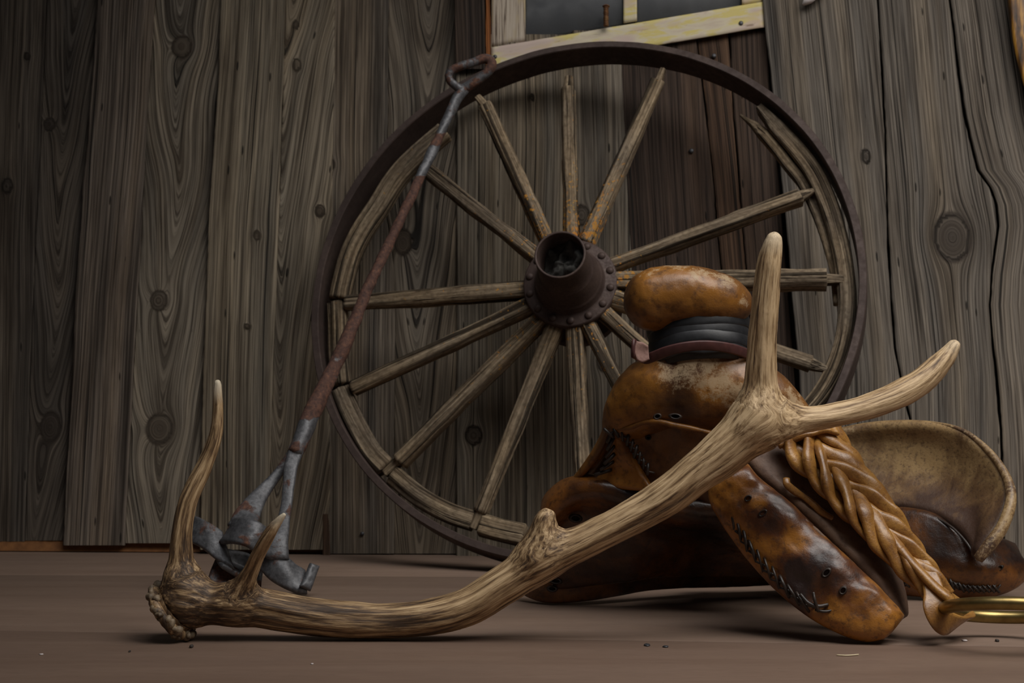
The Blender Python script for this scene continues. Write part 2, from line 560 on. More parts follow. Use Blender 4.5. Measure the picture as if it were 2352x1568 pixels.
def m_antler():
    t = NT('antler_bone', 0.55)
    g = t.attr('grain'); tip = t.attr('tip', 'Fac'); age = t.attr('age', 'Fac')
    st = t.noise(t.mapv(g, (190, 190, 9)), 1, 6, 0.66, 0.35)
    st2 = t.noise(t.mapv(g, (420, 420, 34), (3, 1, 5)), 1, 4, 0.6)
    big = t.noise(t.mapv(g, (42, 42, 5), (9, 2, 7)), 1, 3, 0.55)
    s = t.math('ADD', t.math('MULTIPLY', st, 0.60), t.math('ADD', t.math('MULTIPLY', st2, 0.22), t.math('MULTIPLY', big, 0.18)))
    s = t.math('ADD', s, t.math('MULTIPLY', t.math('SUBTRACT', age, 0.55), 0.11))
    col = t.ramp(s, [(0.40, (0.062, 0.036, 0.020)), (0.46, (0.18, 0.106, 0.052)), (0.52, (0.42, 0.275, 0.140)), (0.60, (0.70, 0.50, 0.285))])
    col = t.mix(t.ramp(tip, [(0.15, 0.0), (0.9, 0.9)]), col, (0.72, 0.62, 0.46))
    h = t.math('ADD', st, t.math('MULTIPLY', st2, 0.4))
    return t.out(col, t.ramp(st2, [(0.3, 0.62), (0.7, 0.42)]), t.bump(h, 0.7, 0.002), spec=0.45)


def m_hide(name, dark, mid, amber, pale, scuff=0.55, sc=7.0, rough=0.36, coat=0.35, seed=0.0, streaky=False):
    t = NT(name, rough)
    o = t.mapv(t.obj(), (1, 1, 1), (seed, seed * 1.7, -seed))
    ov = t.mapv(o, (1, 1, 0.45)) if streaky else o
    n1 = t.noise(ov, sc, 5, 0.58, 0.5); n2 = t.noise(o, sc * 9, 5, 0.65); n3 = t.noise(o, 420, 3)
    wear = t.attr('wear', 'Fac')
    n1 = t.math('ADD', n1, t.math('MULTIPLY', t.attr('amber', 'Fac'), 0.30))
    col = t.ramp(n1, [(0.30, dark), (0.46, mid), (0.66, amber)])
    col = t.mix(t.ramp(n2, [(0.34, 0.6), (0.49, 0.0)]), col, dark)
    w = t.math('ADD', t.math('MULTIPLY', n2, 0.7), t.math('ADD', t.math('MULTIPLY', n3, 0.25), t.math('MULTIPLY', wear, 0.34)))
    ws = t.ramp(w, [(0.66 + 0.06 * (1 - scuff), 0.0), (0.80, 1.0)])
    col = t.mix(t.math('MULTIPLY', ws, scuff), col, pale)
    h = t.math('ADD', t.math('MULTIPLY', n2, 0.7), t.math('MULTIPLY', n3, 0.25))
    return t.out(col, t.math('ADD', t.ramp(n2, [(0.3, rough + .12), (0.7, rough - .06)]), t.math('MULTIPLY', ws, 0.25)), t.bump(h, 0.5, 0.002), spec=0.45, coat=coat, coat_rough=0.22)


def m_simple(name, a, b, sc=40, rough=0.6, metal=0.0, bump=0.3, spec=0.4):
    t = NT(name, rough, metal)
    o = t.obj(); n = t.noise(o, sc, 5, 0.6)
    return t.out(t.ramp(n, [(0.3, a), (0.7, b)]), rough, t.bump(n, bump, 0.0015), spec=spec)


def m_floor():
    t = NT('worn_floor_board', 0.6)
    o = t.obj(); tint = t.objcolor()
    n1 = t.noise(t.mapv(o, (1.6, 14, 1)), 1, 5, 0.6, 0.6); n2 = t.noise(o, 5, 4, 0.6); n3 = t.noise(t.mapv(o, (30, 300, 1)), 1, 3)
    col = t.ramp(n1, [(0.3, (0.190, 0.128, 0.095)), (0.5, (0.218, 0.150, 0.113)), (0.7, (0.242, 0.170, 0.130))])
    col = t.mix(t.ramp(n2, [(0.35, 0.4), (0.6, 0.0)]), col, (0.165, 0.112, 0.085))
    col = t.mix(t.ramp(n3, [(0.25, 0.3), (0.5, 0.0)]), col, (0.10, 0.07, 0.05))
    sp = t.ramp(t.voro(o, 60), [(0.03, 1.0), (0.06, 0.0)])
    rs = t.ramp(t.voro(o, 60, 'Color'), [(0.55, 0.0), (0.6, 1.0)])
    col = t.mix(t.math('MULTIPLY', t.math('MULTIPLY', sp, rs), 0.7), col, (0.05, 0.035, 0.03))
    col = t.mix(1.0, col, tint, 'MULTIPLY')
    return t.out(col, t.ramp(n2, [(0.3, 0.68), (0.7, 0.5)]), t.bump(t.math('ADD', n3, n1), 0.15, 0.001), spec=0.35)


def m_paint():
    t = NT('flaking_cream_paint', 0.7)
    g = t.attr('grain')
    n1 = t.noise(t.mapv(g, (10, 40, 1)), 1, 4, 0.6, 0.4); n2 = t.noise(t.mapv(g, (14, 110, 1), (4, 1, 0)), 1, 5, 0.65, 0.3)
    n3 = t.noise(t.mapv(g, (6, 22, 1), (8, 3, 0)), 1, 2)
    col = t.ramp(n1, [(0.36, (0.60, 0.50, 0.38)), (0.48, (0.66, 0.58, 0.42)), (0.56, (0.66, 0.55, 0.20)), (0.75, (0.70, 0.58, 0.22))])
    col = t.mix(t.ramp(n3, [(0.56, 0.0), (0.64, 0.7)]), col, (0.58, 0.44, 0.40))
    col = t.mix(t.ramp(n2, [(0.62, 0.0), (0.70, 0.75)]), col, (0.24, 0.16, 0.10))
    return t.out(col, 0.7, t.bump(n2, 0.4, 0.001), spec=0.3)


def m_stile():
    t = NT('bare_stile_wood', 0.8)
    g = t.attr('grain')
    n = t.noise(t.mapv(g, (230, 7, 1)), 1, 4, 0.6, 0.3); n2 = t.noise(t.mapv(g, (30, 4, 1)), 1, 3)
    col = t.ramp(n, [(0.34, (0.10, 0.07, 0.05)), (0.45, (0.44, 0.36, 0.28)), (0.7, (0.58, 0.50, 0.40))])
    col = t.mix(t.ramp(n2, [(0.52, 0.0), (0.62, 0.8)]), col, (0.45, 0.34, 0.14))
    return t.out(col, 0.8, t.bump(n, 0.6, 0.001), spec=0.3)


M = dict(
    plank=m_plank(), wheelwood=m_wheelwood(), tool=m_tool(), antler=m_antler(), floor=m_floor(), paint=m_paint(), stile=m_stile(),
    tyre=m_rust('rusted_tyre_iron', (0.048, 0.032, 0.027), (0.076, 0.052, 0.044), (0.105, 0.072, 0.058), 9, 0.66, 0.25),
    hub=m_rust('rusted_hub_iron', (0.048, 0.030, 0.025), (0.078, 0.051, 0.042), (0.11, 0.074, 0.058), 22, 0.6, 0.25),
    hide=m_hide('amber_rawhide', (0.045, 0.016, 0.005), (0.135, 0.052, 0.011), (0.32, 0.130, 0.018), (0.46, 0.34, 0.20), 0.7, 7.0, 0.42, 0.22, 0.0),
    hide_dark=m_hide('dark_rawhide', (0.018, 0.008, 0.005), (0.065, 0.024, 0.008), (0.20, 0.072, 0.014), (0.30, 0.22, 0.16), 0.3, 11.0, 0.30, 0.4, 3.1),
    hide_pad=m_hide('stained_rawhide_pad', (0.026, 0.013, 0.010), (0.11, 0.036, 0.010), (0.36, 0.145, 0.022), (0.35, 0.26, 0.20), 0.3, 12.0, 0.38, 0.3, 5.7),
    hide_skirt=m_hide('dull_brown_hide', (0.075, 0.041, 0.028), (0.135, 0.075, 0.047), (0.19, 0.11, 0.065), (0.26, 0.19, 0.14), 0.3, 9.0, 0.62, 0.03, 8.2),
    hide_seat=m_hide('mottled_cantle_hide', (0.060, 0.030, 0.018), (0.15, 0.082, 0.036), (0.36, 0.23, 0.10), (0.48, 0.35, 0.19), 0.7, 19.0, 0.48, 0.25, 2.2, True),
    braid=m_hide('honey_braid_rawhide', (0.14, 0.055, 0.012), (0.30, 0.135, 0.028), (0.42, 0.21, 0.048), (0.56, 0.40, 0.20), 0.35, 22.0, 0.36, 0.35, 1.3),
    thong=m_simple('black_thong', (0.012, 0.009, 0.007), (0.045, 0.030, 0.022), 90, 0.42, 0, 0.4, 0.5),
    rubber=m_simple('black_rubber', (0.010, 0.010, 0.011), (0.024, 0.024, 0.026), 60, 0.45, 0, 0.2, 0.45),
    strap=m_simple('oxblood_strap', (0.060, 0.022, 0.020), (0.10, 0.036, 0.032), 70, 0.5, 0, 0.2, 0.4),
    strap_flesh=m_simple('pale_flesh_side', (0.22, 0.125, 0.105), (0.33, 0.20, 0.165), 160, 0.85, 0, 0.4, 0.2),
    brass=m_simple('worn_brass', (0.22, 0.15, 0.055), (0.40, 0.29, 0.11), 40, 0.36, 0.95, 0.08, 0.5),
    void=m_simple('dark_backing', (0.010, 0.008, 0.006), (0.022, 0.016, 0.011), 20, 0.9),
    ledge=m_simple('raw_pine_ledger', (0.14, 0.055, 0.018), (0.26, 0.11, 0.035), 50, 0.8),
    nail=m_simple('grey_nail', (0.05, 0.05, 0.055), (0.13, 0.13, 0.135), 120, 0.5, 0.6, 0.2),
    bead=m_simple('burr_bead_bone', (0.05, 0.03, 0.018), (0.36, 0.27, 0.17), 75, 0.6, 0, 0.4),
    crumb=m_simple('dark_grit', (0.02, 0.016, 0.014), (0.07, 0.055, 0.045), 200, 0.8),
    straw=m_simple('pale_straw', (0.55, 0.45, 0.28), (0.7, 0.6, 0.4), 100, 0.6),
    pale=m_simple('pale_shell', (0.62, 0.54, 0.52), (0.78, 0.72, 0.70), 40, 0.6),
    debris=m_simple('hub_dirt', (0.03, 0.028, 0.025), (0.11, 0.105, 0.095), 60, 0.95, 0, 0.9, 0.1),
)
tg = NT('dark_window_glass', 0.12)
gn = tg.noise(tg.obj(), 30, 4)
M['glass'] = tg.out(tg.ramp(gn, [(0.35, (0.028, 0.029, 0.031)), (0.7, (0.05, 0.05, 0.05))]), tg.ramp(gn, [(0.3, 0.35), (0.7, 0.2)]), spec=0.3)
ta = NT('amber_varnished_wood', 0.35)
ag = ta.obj()
an = ta.noise(ta.mapv(ag, (60, 60, 5)), 1, 5, 0.6, 0.4)
M['amberwood'] = ta.out(ta.ramp(an, [(0.38, (0.02, 0.012, 0.006)), (0.50, (0.16, 0.07, 0.015)), (0.62, (0.50, 0.25, 0.04))]), 0.4, ta.bump(an, 0.5, 0.002))

# ================================================================== SETTING
# backing wall
def quad_slab(pts_front, depth_vec):
    a = np.array(pts_front); b = a + depth_vec
    V = np.vstack([a, b]); n = len(a)
    Fc = [tuple(range(n)), tuple(range(2 * n - 1, n - 1, -1))] + [(i, i + n, (i + 1) % n + n, (i + 1) % n) for i in range(n)]
    return V, Fc


V, Fc = quad_slab([PW(-700, -420, 0.045), PW(3100, -420, 0.045), PW(3100, 1262, 0.045), PW(-700, 1262, 0.045)], -WN * 0.03)
V[[2, 3, 6, 7], 2] = np.minimum(V[[2, 3, 6, 7], 2], 0.004)
wall = tag(mk('wall_back', V, Fc, M['void'], None, False), 'leaning barn wall of weathered vertical planks', None, None, 'structure')


def poly(pl, py):
    pl = np.array(pl, float); o = np.argsort(pl[:, 1]); return np.interp(py, pl[o, 1], pl[o, 0])


def plank(left, right, off, bottom, tint, seed, knots=(), cath=(), top=-260, th=0.024, wob=1.2, step=5.0, splits=None, cup=0.0, parent=wall, name='plank'):
    nr = int((bottom - top) / step) + 2
    py = np.linspace(top, bottom, nr)
    strips = splits or [(left, right)]
    Vs, Fs, Gs, Ks = [], [], [], []; k0 = 0
    kw = [(PW(kx, ky, off), kr * 3.0 / F, ke) for kx, ky, kr, ke in knots]
    cw = [(PW(kx, ky, off), kr) for kx, ky, kr in cath]
    Lall, Rall = poly(left, py), poly(right, py)
    for (l, r) in strips:
        xl = poly(l, py) + wob * vnoise(np.stack([py * 0.012, py * 0 + seed, py * 0 + 1.3], -1), seed) + 0.6 * vnoise(np.stack([py * 0.07, py * 0 + seed, py * 0], -1), seed + 5)
        xr = poly(r, py) + wob * vnoise(np.stack([py * 0.012, py * 0 + seed, py * 0 + 7.7], -1), seed + 2) + 0.6 * vnoise(np.stack([py * 0.07, py * 0 + seed + .5, py * 0], -1), seed + 6)
        nc = max(6, int((xr - xl).mean() / step) + 2)
        u = np.linspace(0, 1, nc)
        u = np.concatenate([[0, min(0.02, 0.4 / nc)], u[1:-1], [1 - min(0.02, 0.4 / nc), 1]]); nc = len(u)
        px = xl[:, None] * (1 - u) + xr[:, None] * u
        PY = np.broadcast_to(py[:, None], px.shape)
        p0 = PW(px, PY, off)
        ac = (px - Lall[:, None]) * 3.0 / F                       # metres across the board
        al = p0[..., 2].copy()
        g = ac + 0.004 * fbm(np.stack([ac * 6, al * 2.2, ac * 0 + seed], -1), 2, seed)
        for cp_, cs in cw:
            kx = (cp_[0] - p0[:, :1, 0]) + (px[:, :1] - Lall[:, None]) * 3.0 / F
            kx = kx + 0.010 * vnoise(np.stack([al[:, :1] * 4, al[:, :1] * 0 + seed, al[:, :1] * 0], -1), seed)
            dx = ac - kx
            g = 0.75 * np.sqrt(dx**2 + 6e-5) - 0.085 * (al - cp_[2]) + 0.25 + 0.003 * fbm(np.stack([ac * 20, al * 5, ac * 0 + seed], -1), 2, seed + 4)
        km = np.zeros_like(g); lift = np.zeros_like(g)
        for kp, kr, ke in kw:
            kx = (kp[0] - p0[:, :1, 0]) + (px[:, :1] - Lall[:, None]) * 3.0 / F
            dx = ac - kx; dz = (al - kp[2]) / ke
            rho = np.sqrt(dx**2 + dz**2) + 1e-6
            fall = np.exp(-(rho / (kr * 3.4)) ** 2)
            q = np.clip((kr / np.maximum(rho, kr * 0.6)) ** 2, 0, 1) * fall
            g = np.where(rho > kr, g - dx * q, kx + rho * 1.2 + 0.3)
            km = np.maximum(km, np.clip(1.15 - rho / kr * 0.9, 0, 1) ** 0.7)
            lift += 0.0035 * np.exp(-(rho / (kr * 1.3)) ** 2)
        d = 0.0008 * fbm(np.stack([g * 90, al * 3, g * 0 + seed], -1), 3, seed + 3) + lift + 0.0014 * fbm(np.stack([ac * 8, al * 3, ac * 0 + seed], -1), 2, seed + 9)
        d += cup * (1 - (2 * u[None] - 1) ** 2)
        edge = np.zeros(nc); edge[0] = edge[-1] = -0.0025
        front = p0 + WN * (d + edge[None])[..., None]
        back = PW(px, PY, off + th)
        b2 = np.stack([back[:, 0], back[:, -1]], 1)
        # ring of columns: back-left, front..., back-right (closed behind by one strip)
        allv = np.concatenate([b2[:, :1], front, b2[:, 1:]], 1)
        ncc = nc + 2
        gg = np.stack([np.concatenate([g[:, :1], g, g[:, -1:]], 1), np.concatenate([al[:, :1], al, al[:, -1:]], 1), np.full((nr, ncc), seed * 3.7)], -1)
        kk = np.concatenate([km[:, :1], km, km[:, -1:]], 1)
        f = grid_faces(nr, ncc, True)
        Vs.append(allv.reshape(-1, 3)); Gs.append(gg.reshape(-1, 3)); Ks.append(kk.ravel()); Fs.append(f + k0)
        base = k0 + (nr - 1) * ncc; k0 += nr * ncc
        # bottom end grain: fan of quads
        j = np.arange(1, ncc - 2)
        Fs.append(np.stack([np.full_like(j, base), base + j, base + j + 1, np.full_like(j, base + ncc - 1)], -1)[[0]] if False else np.stack([base + j[:1] * 0, base + j[:1], base + j[-1:] + 1, base + j[:1] * 0 + ncc - 1], -1))
    o = mk(name, np.vstack(Vs), np.vstack(Fs), M['plank'], parent, True, {'grain': np.vstack(Gs), 'knot': np.concatenate(Ks)})
    o.color = (*tint, 1)
    return o


GW = (0.36, 0.325, 0.27); GD = (0.25, 0.22, 0.185); BR = (0.115, 0.080, 0.062); GG = (0.27, 0.25, 0.225)
e1 = [(118, -260), (107, 0), (74, 700), (55, 1300)]
e2 = [(236, -260), (222, 0), (208, 200), (190, 430), (172, 700), (160, 950), (143, 1260)]
e3 = [(366, -260), (355, 0), (336, 300), (314, 700), (300, 950), (286, 1260)]
e4 = [(516, -260), (507, 0), (499, 200), (490, 340), (480, 480), (472, 700), (464, 950), (459, 1260)]
e5 = [(664, -260), (656, 0), (643, 400), (632, 700), (622, 1000), (616, 1270)]
e6 = [(757, -260), (755, 0), (749, 400), (744, 800), (742, 1280)]
e7 = [(893, -260), (892, 0), (888, 500), (905, 620), (906, 800), (905, 1280)]
e8 = [(1042, -260), (1044, 0), (1048, 300), (1049, 700), (1048, 1280)]
e9 = [(1312, -260), (1316, 150), (1326, 500), (1335, 900), (1340, 1290)]
e10 = [(1404, -260), (1412, 150), (1421, 350), (1430, 500), (1440, 700), (1450, 1000), (1455, 1290)]
e11 = [(1590, -260), (1600, 80), (1615, 200), (1640, 420), (1660, 650), (1690, 1290)]
e12 = [(1660, -260), (1680, 180), (1700, 450), (1720, 700), (1750, 1290)]
e13 = [(1742, -260), (1768, 200), (1798, 500), (1812, 700), (1832, 950), (1840, 1290)]
e14 = [(1738, -260), (1752, 0), (1774, 210), (1805, 504), (1820, 700), (1835, 860), (1846, 1290)]
ck = [(2160, -260), (2182, 0), (2190, 60), (2200, 150), (2215, 260), (2226, 310), (2246, 390), (2275, 430), (2289, 470), (2293, 520), (2287, 570), (2278, 630), (2274, 700), (2281, 800), (2292, 900), (2299, 1000), (2303, 1100), (2306, 1290)]
chk = [(1999, -260), (2016, 0), (2025, 150), (2033, 300), (2037, 440), (2040, 560), (2046, 680), (2055, 800), (2075, 900), (2092, 970), (2100, 1050), (2105, 1290)]


def sh(pl, dx): return [(x + dx, y) for x, y in pl]


plank([(-560, -260), (-600, 1300)], [(-262, -260), (-300, 1300)], 0.010, 1244, GD, 1)
plank([(-258, -260), (-296, 1300)], [(-72, -260), (-110, 1300)], 0.002, 1244, GD, 2)
plank([(-69, -260), (-106, 1300)], sh(e1, 0.3), 0.014, 1243, (0.175, 0.155, 0.135), 3, [(8, 428, 11, 1.6), (48, 130, 6, 1.5)])  # tint darkened to paint in the light falling off leftwards
plank(sh(e1, -0.3), sh(e2, 18), 0.0145, 1241, (0.175, 0.155, 0.135), 4, [(112, 286, 11, 1.4), (114, 980, 20, 1.6)], [(165, 20, 0.12)])  # darker tint again carries the light falloff at the left
plank(e2, sh(e3, 0.3), -0.001, 1252, (0.29, 0.25, 0.215), 5, cup=0.003)
plank(sh(e3, -0.3), sh(e4, 20), 0.0015, 1247, GW, 6, [(412, 108, 20, 1.3), (362, 690, 17, 1.3), (364, 985, 27, 1.2)], [(402, 330, 0.16)])
plank(e4, sh(e5, 0.3), -0.012, 1262, (0.40, 0.355, 0.28), 8, [(585, 542, 7, 1.5), (565, 750, 6, 0.8)], cup=0.003)
plank(sh(e5, -0.3), sh(e6, 14), -0.010, 1262, (0.38, 0.335, 0.265), 9, [(678, 58, 5, 2), (680, 150, 8, 1.8), (730, 485, 10, 1.4)], [(655, 380, 0.10)])
plank(e6, sh(e7, 0.3), -0.001, 1271, (0.28, 0.245, 0.205), 10, [(756, 378, 11, 1.3)])
plank(sh(e7, -0.3), sh(e8, 12), 0.006, 1271, (0.29, 0.255, 0.21), 11, [(925, 556, 18, 1.6)], [(960, 900, 0.14)])
plank(e8, sh(e9, 0), -0.007, 1279, (0.335, 0.30, 0.245), 12, top=80, knots= [(1088, 1000, 17, 1.2), (1212, 225, 5, 1.2)], cup=0.003)
plank(sh(e9, 0), sh(e10, 16), -0.0035, 1280, (0.32, 0.29, 0.245), 13, top=70, knots= [(1336, 494, 15, 1.5), (1388, 830, 16, 1.4)])
plank(e10, sh(e11, -2), -0.002, 1280, BR, 14, top=70)
plank(sh(e11, 1), sh(e12, -1.5), 0.001, 1280, (0.135, 0.085, 0.058), 15, top=70)
plank(sh(e12, 1), e13, 0.002, 1280, BR, 16, [(1690, 40, 6, 1.4)], top=70)
plank(e14, ck, -0.020, 1282, GG, 17, [(2187, 545, 38, 1.35), (1985, 360, 9, 1.8)], splits=[(e14, sh(chk, -2.2)), (sh(chk, 2.2), sh(ck, -3))])
plank(sh(ck, 3), [(2420, -260), (2470, 1300)], -0.014, 1282, (0.30, 0.275, 0.245), 18)
plank([(2424, -260), (2474, 1300)], [(2700, -260), (2760, 1300)], -0.004, 1282, GG, 19)
plank([(2704, -260), (2764, 1300)], [(2980, -260), (3050, 1300)], -0.010, 1282, GG, 20)
# dark upright board beside the window and the narrow strip at the foot of the wall
o = plank([(1042, -260), (1045, 160)], [(1111, -260), (1114, 160)], -0.024, 158, (0.085, 0.062, 0.05), 21, th=0.05)
o['label'] = 'dark brown upright board beside the window'
o = plank([(1114, -260), (1116.5, 160)], [(1124, -260), (1127, 160)], -0.020, 156, (0.50, 0.19, 0.06), 22, th=0.04, name='splintered_edge', step=4)
o['label'] = 'raw orange split edge of the dark board'
o = plank([(741, 1170), (740, 1290)], [(753, 1170), (758, 1290)], -0.014, 1281, (0.20, 0.13, 0.09), 23, top=1180, th=0.02, name='batten', step=4)
# ledger behind the plank feet
pl_ = [PW(-700, 1236, 0.016), PW(3100, 1250, 0.016), PW(3100, 1300, 0.016), PW(-700, 1300, 0.016)]
V, Fc = quad_slab(pl_, -WN * 0.026)
V[[2, 3, 6, 7], 2] = 0.002
tag(mk('trim_1', V, Fc, M['ledge'], None, False), 'raw orange-brown sill timber glimpsed under the plank feet', None, None, 'structure')

# ------------------------------------------------------------------ floor
def floor_pt(px, py):
    r = ray(px, py); t = -HC / r[2]; return CAM + r * t


s2a, s2b = floor_pt(0, 1447), floor_pt(2352, 1484)
def s2y(x): return s2a[1] + (x - s2a[0]) * (s2b[1] - s2a[1]) / (s2b[0] - s2a[0])
def s1y(x): return 2.66 - 0.03 * x
V, Fc = quad_slab([(-3, 0.2, -0.012), (3.5, 0.2, -0.012), (3.5, 3.6, -0.012), (-3, 3.6, -0.012)], np.array([0, 0, -0.03]))
floor = tag(mk('floor', V, Fc, M['void'], None, False), 'worn brown wooden shelf-like floor', None, None, 'structure')


def floor_plank(y0, y1, tint, g=0.0012):
    xs = np.linspace(-3, 3.5, 40)
    rows = []
    for t, dz, k in ((0, -0.011, 0), (0, -0.0012, 0), (0, 0, 0.0016), (1, 0, -0.0016), (1, -0.0012, 0), (1, -0.011, 0)):
        rows.append([(x, (y0(x) + g if t == 0 else y1(x) - g) + k, dz) for x in xs])
    o = mk('floor_plank', np.array(rows), grid_faces(6, 40), M['floor'], floor, False)
    o.color = (*tint, 1); return o


floor_plank(lambda x: 0.2, s2y, (1.02, 0.97, 0.93), 0.0007)
floor_plank(s2y, s1y, (1.0, 0.98, 0.95), 0.0007)
floor_plank(s1y, lambda x: 3.6, (0.98, 0.97, 0.95), 0.0008)

# ------------------------------------------------------------------ window
def wbox(pl, off, th, mat, name, parent, ngr=(1, 0), n=24, along='u'):
    """plate on the wall plane from a 4-corner pixel outline (tl,tr,br,bl), subdivided, with rounded arris"""
    tl, tr, br, bl = [np.array(q, float) for q in pl]
    nu, nv = (n, 8) if along == 'u' else (8, n)
    u = np.linspace(0, 1, nu); v = np.linspace(0, 1, nv)
    u = np.concatenate([[0, 0.012], u[1:-1], [0.988, 1]]); v = np.concatenate([[0, 0.02], v[1:-1], [0.98, 1]]); nu, nv = len(u), len(v)
    q = (tl[None, None] * (1 - u)[None, :, None] + tr * u[None, :, None]) * (1 - v)[:, None, None] + (bl * (1 - u)[None, :, None] + br * u[None, :, None]) * v[:, None, None]
    p = PW(q[..., 0], q[..., 1], off)
    e = np.zeros((nv, nu)); e[0] = e[-1] = -0.002; e[:, 0] = e[:, -1] = -0.002
    d = 0.0006 * fbm(p * 30, 2, 4)
    fr = p + WN * (e + d)[..., None]
    bk = PW(q[..., 0], q[..., 1], off + th)
    idx = np.arange(nu * nv).reshape(nv, nu)
    f1 = grid_faces(nv, nu)
    loop = np.concatenate([idx[0], idx[1:, -1], idx[-1, ::-1][1:], idx[::-1, 0][1:-1]]); l2 = np.roll(loop, -1)
    fs = np.stack([loop, loop + nu * nv, l2 + nu * nv, l2], -1)
    FQ = np.vstack([f1, f1[:, ::-1] + nu * nv, fs])
    L = np.linalg.norm(p[0, -1] - p[0, 0]); Hh = np.linalg.norm(p[-1, 0] - p[0, 0])
    G = np.stack([np.broadcast_to(u[None] * L, (nv, nu)), np.broadcast_to(v[:, None] * Hh, (nv, nu)), np.zeros((nv, nu))], -1).reshape(-1, 3)
    return mk(name, np.vstack([fr.reshape(-1, 3), bk.reshape(-1, 3)]), FQ, mat, parent, False, {'grain': np.vstack([G, G])})


win = bpy.data.objects.new('window_1', None); COL.objects.link(win)
win['_o'] = (0.0, 0.0, 0.0); tag(win, 'small crooked window sash with flaking cream-yellow paint', None, None, 'structure')
wo = -0.012
st = wbox([(1128, -420), (1206, -420), (1207, 94), (1129, 107)], wo, 0.036, M['stile'], 'stile', win, along='v', n=40)
st['label'] = 'bare cracked left upright of the sash'
wbox([(1128.5, 108), (1754, 3), (1756, 62), (1128.5, 168)], wo - 0.002, 0.038, M['paint'], 'bottom_rail', win, n=60)['label'] = 'cream and yellow painted bottom rail'
wbox([(1431, -420), (1463, -420), (1463, 48), (1432, 53)], wo, 0.036, M['paint'], 'muntin', win, along='v')
wbox([(1704, -420), (1752, -420), (1752, 3), (1704, 11)], wo, 0.036, M['paint'], 'stile', win, along='v')
wbox([(1200, -420), (1438, -420), (1438, 62), (1200, 100)], wo + 0.018, 0.004, M['glass'], 'pane', win)
wbox([(1456, -420), (1712, -420), (1712, 20), (1456, 60)], wo + 0.018, 0.004, M['glass'], 'pane', win)
# rusted latch screw standing on the rail
path = np.array([PW(1392, y, wo - 0.016) for y in np.linspace(60, 12, 40)])
rr = 0.0048 + 0.0016 * np.sin(np.arange(40) * 1.9) + 0.002 * (np.arange(40) > 35)
V, FQ, G = tube(path, rr, ns=12)
o = mk('latch_screw', V, FQ, M['hub'] if False else m_rust('rusty_screw', (0.07, 0.03, 0.02), (0.22, 0.10, 0.04), (0.36, 0.22, 0.09), 90), win)
o['label'] = 'rusty screw latch on the bottom rail'


def disc_nail(px, py, off, r, parent, name='nail', mat=None):
    c = PW(px, py, off); u = np.cross(WN, [0, 0, 1]); u /= np.linalg.norm(u); v = np.cross(u, WN)
    V = [c + WN * 0.0022]; n = 12
    for rr_, h in ((0.6, 0.002), (1.0, 0.0006), (1.0, -0.003)):
        for k in range(n):
            t = 2 * math.pi * k / n; V.append(c + (u * math.cos(t) + v * math.sin(t)) * r * rr_ + WN * h)
    Fc = [(0, 1 + k, 1 + (k + 1) % n) for k in range(n)]
    for q in range(2):
        for k in range(n):
            a = 1 + q * n; Fc.append((a + k, a + n + k, a + n + (k + 1) % n, a + (k + 1) % n))
    return mk(name, np.array(V), Fc, mat or M['nail'], parent)


disc_nail(1137, 130, wo - 0.003, 0.0045, win); disc_nail(1702, 53, wo - 0.003, 0.005, win)
disc_nail(1640, 128, -0.004, 0.005, wall); disc_nail(1588, 346, -0.005, 0.005, wall); disc_nail(832, 1225, -0.006, 0.004, wall)

# ================================================================== WAGON WHEEL
wbase = WHC - WV * WR; wbase = np.array([wbase[0], wbase[1], 0.0])
wheel = thing('wagon_wheel', wbase, 'large broken wooden wagon wheel with iron tyre leaning on the plank wall', 'wagon wheel')


def on_wheel(ang, r, w): return WHC + np.asarray(r)[..., None] * (np.cos(ang)[..., None] * WU + np.sin(ang)[..., None] * WV) + np.asarray(w)[..., None] * WA


# tyre: flat iron band, slightly uneven
n = 260; ang = np.linspace(0, 2 * np.pi, n, endpoint=False)
prof = [(WR, -.034), (WR, 0.0), (WR, .033), (WR - .0015, .035), (WR - .0135, .035), (WR - .015, .033), (WR - .015, 0.0), (WR - .015, -.034), (WR - .0135, -.035), (WR - .0015, -.035)]
V = []
for r, w in prof:
    nz = np.stack([np.cos(ang) * 9, np.sin(ang) * 9, ang * 0 + r * 40 + w * 30], -1)
    V.append(on_wheel(ang, r + 0.0006 * vnoise(nz, 2), w + 0.0005 * vnoise(nz * 2, 3)))
V = np.array(V); m = len(prof)
i = np.arange(m)[:, None]; j = np.arange(n)[None]
FQ = np.stack([i * n + j, i * n + (j + 1) % n, ((i + 1) % m) * n + (j + 1) % n, ((i + 1) % m) * n + j], -1).reshape(-1, 4)
tyre = mk('tyre', V, FQ, M['tyre'], wheel, True)
tyre.data.polygons.foreach_set('use_smooth', np.zeros(len(tyre.data.polygons), dtype=bool))
tyre['label'] = 'rust-brown iron tyre'


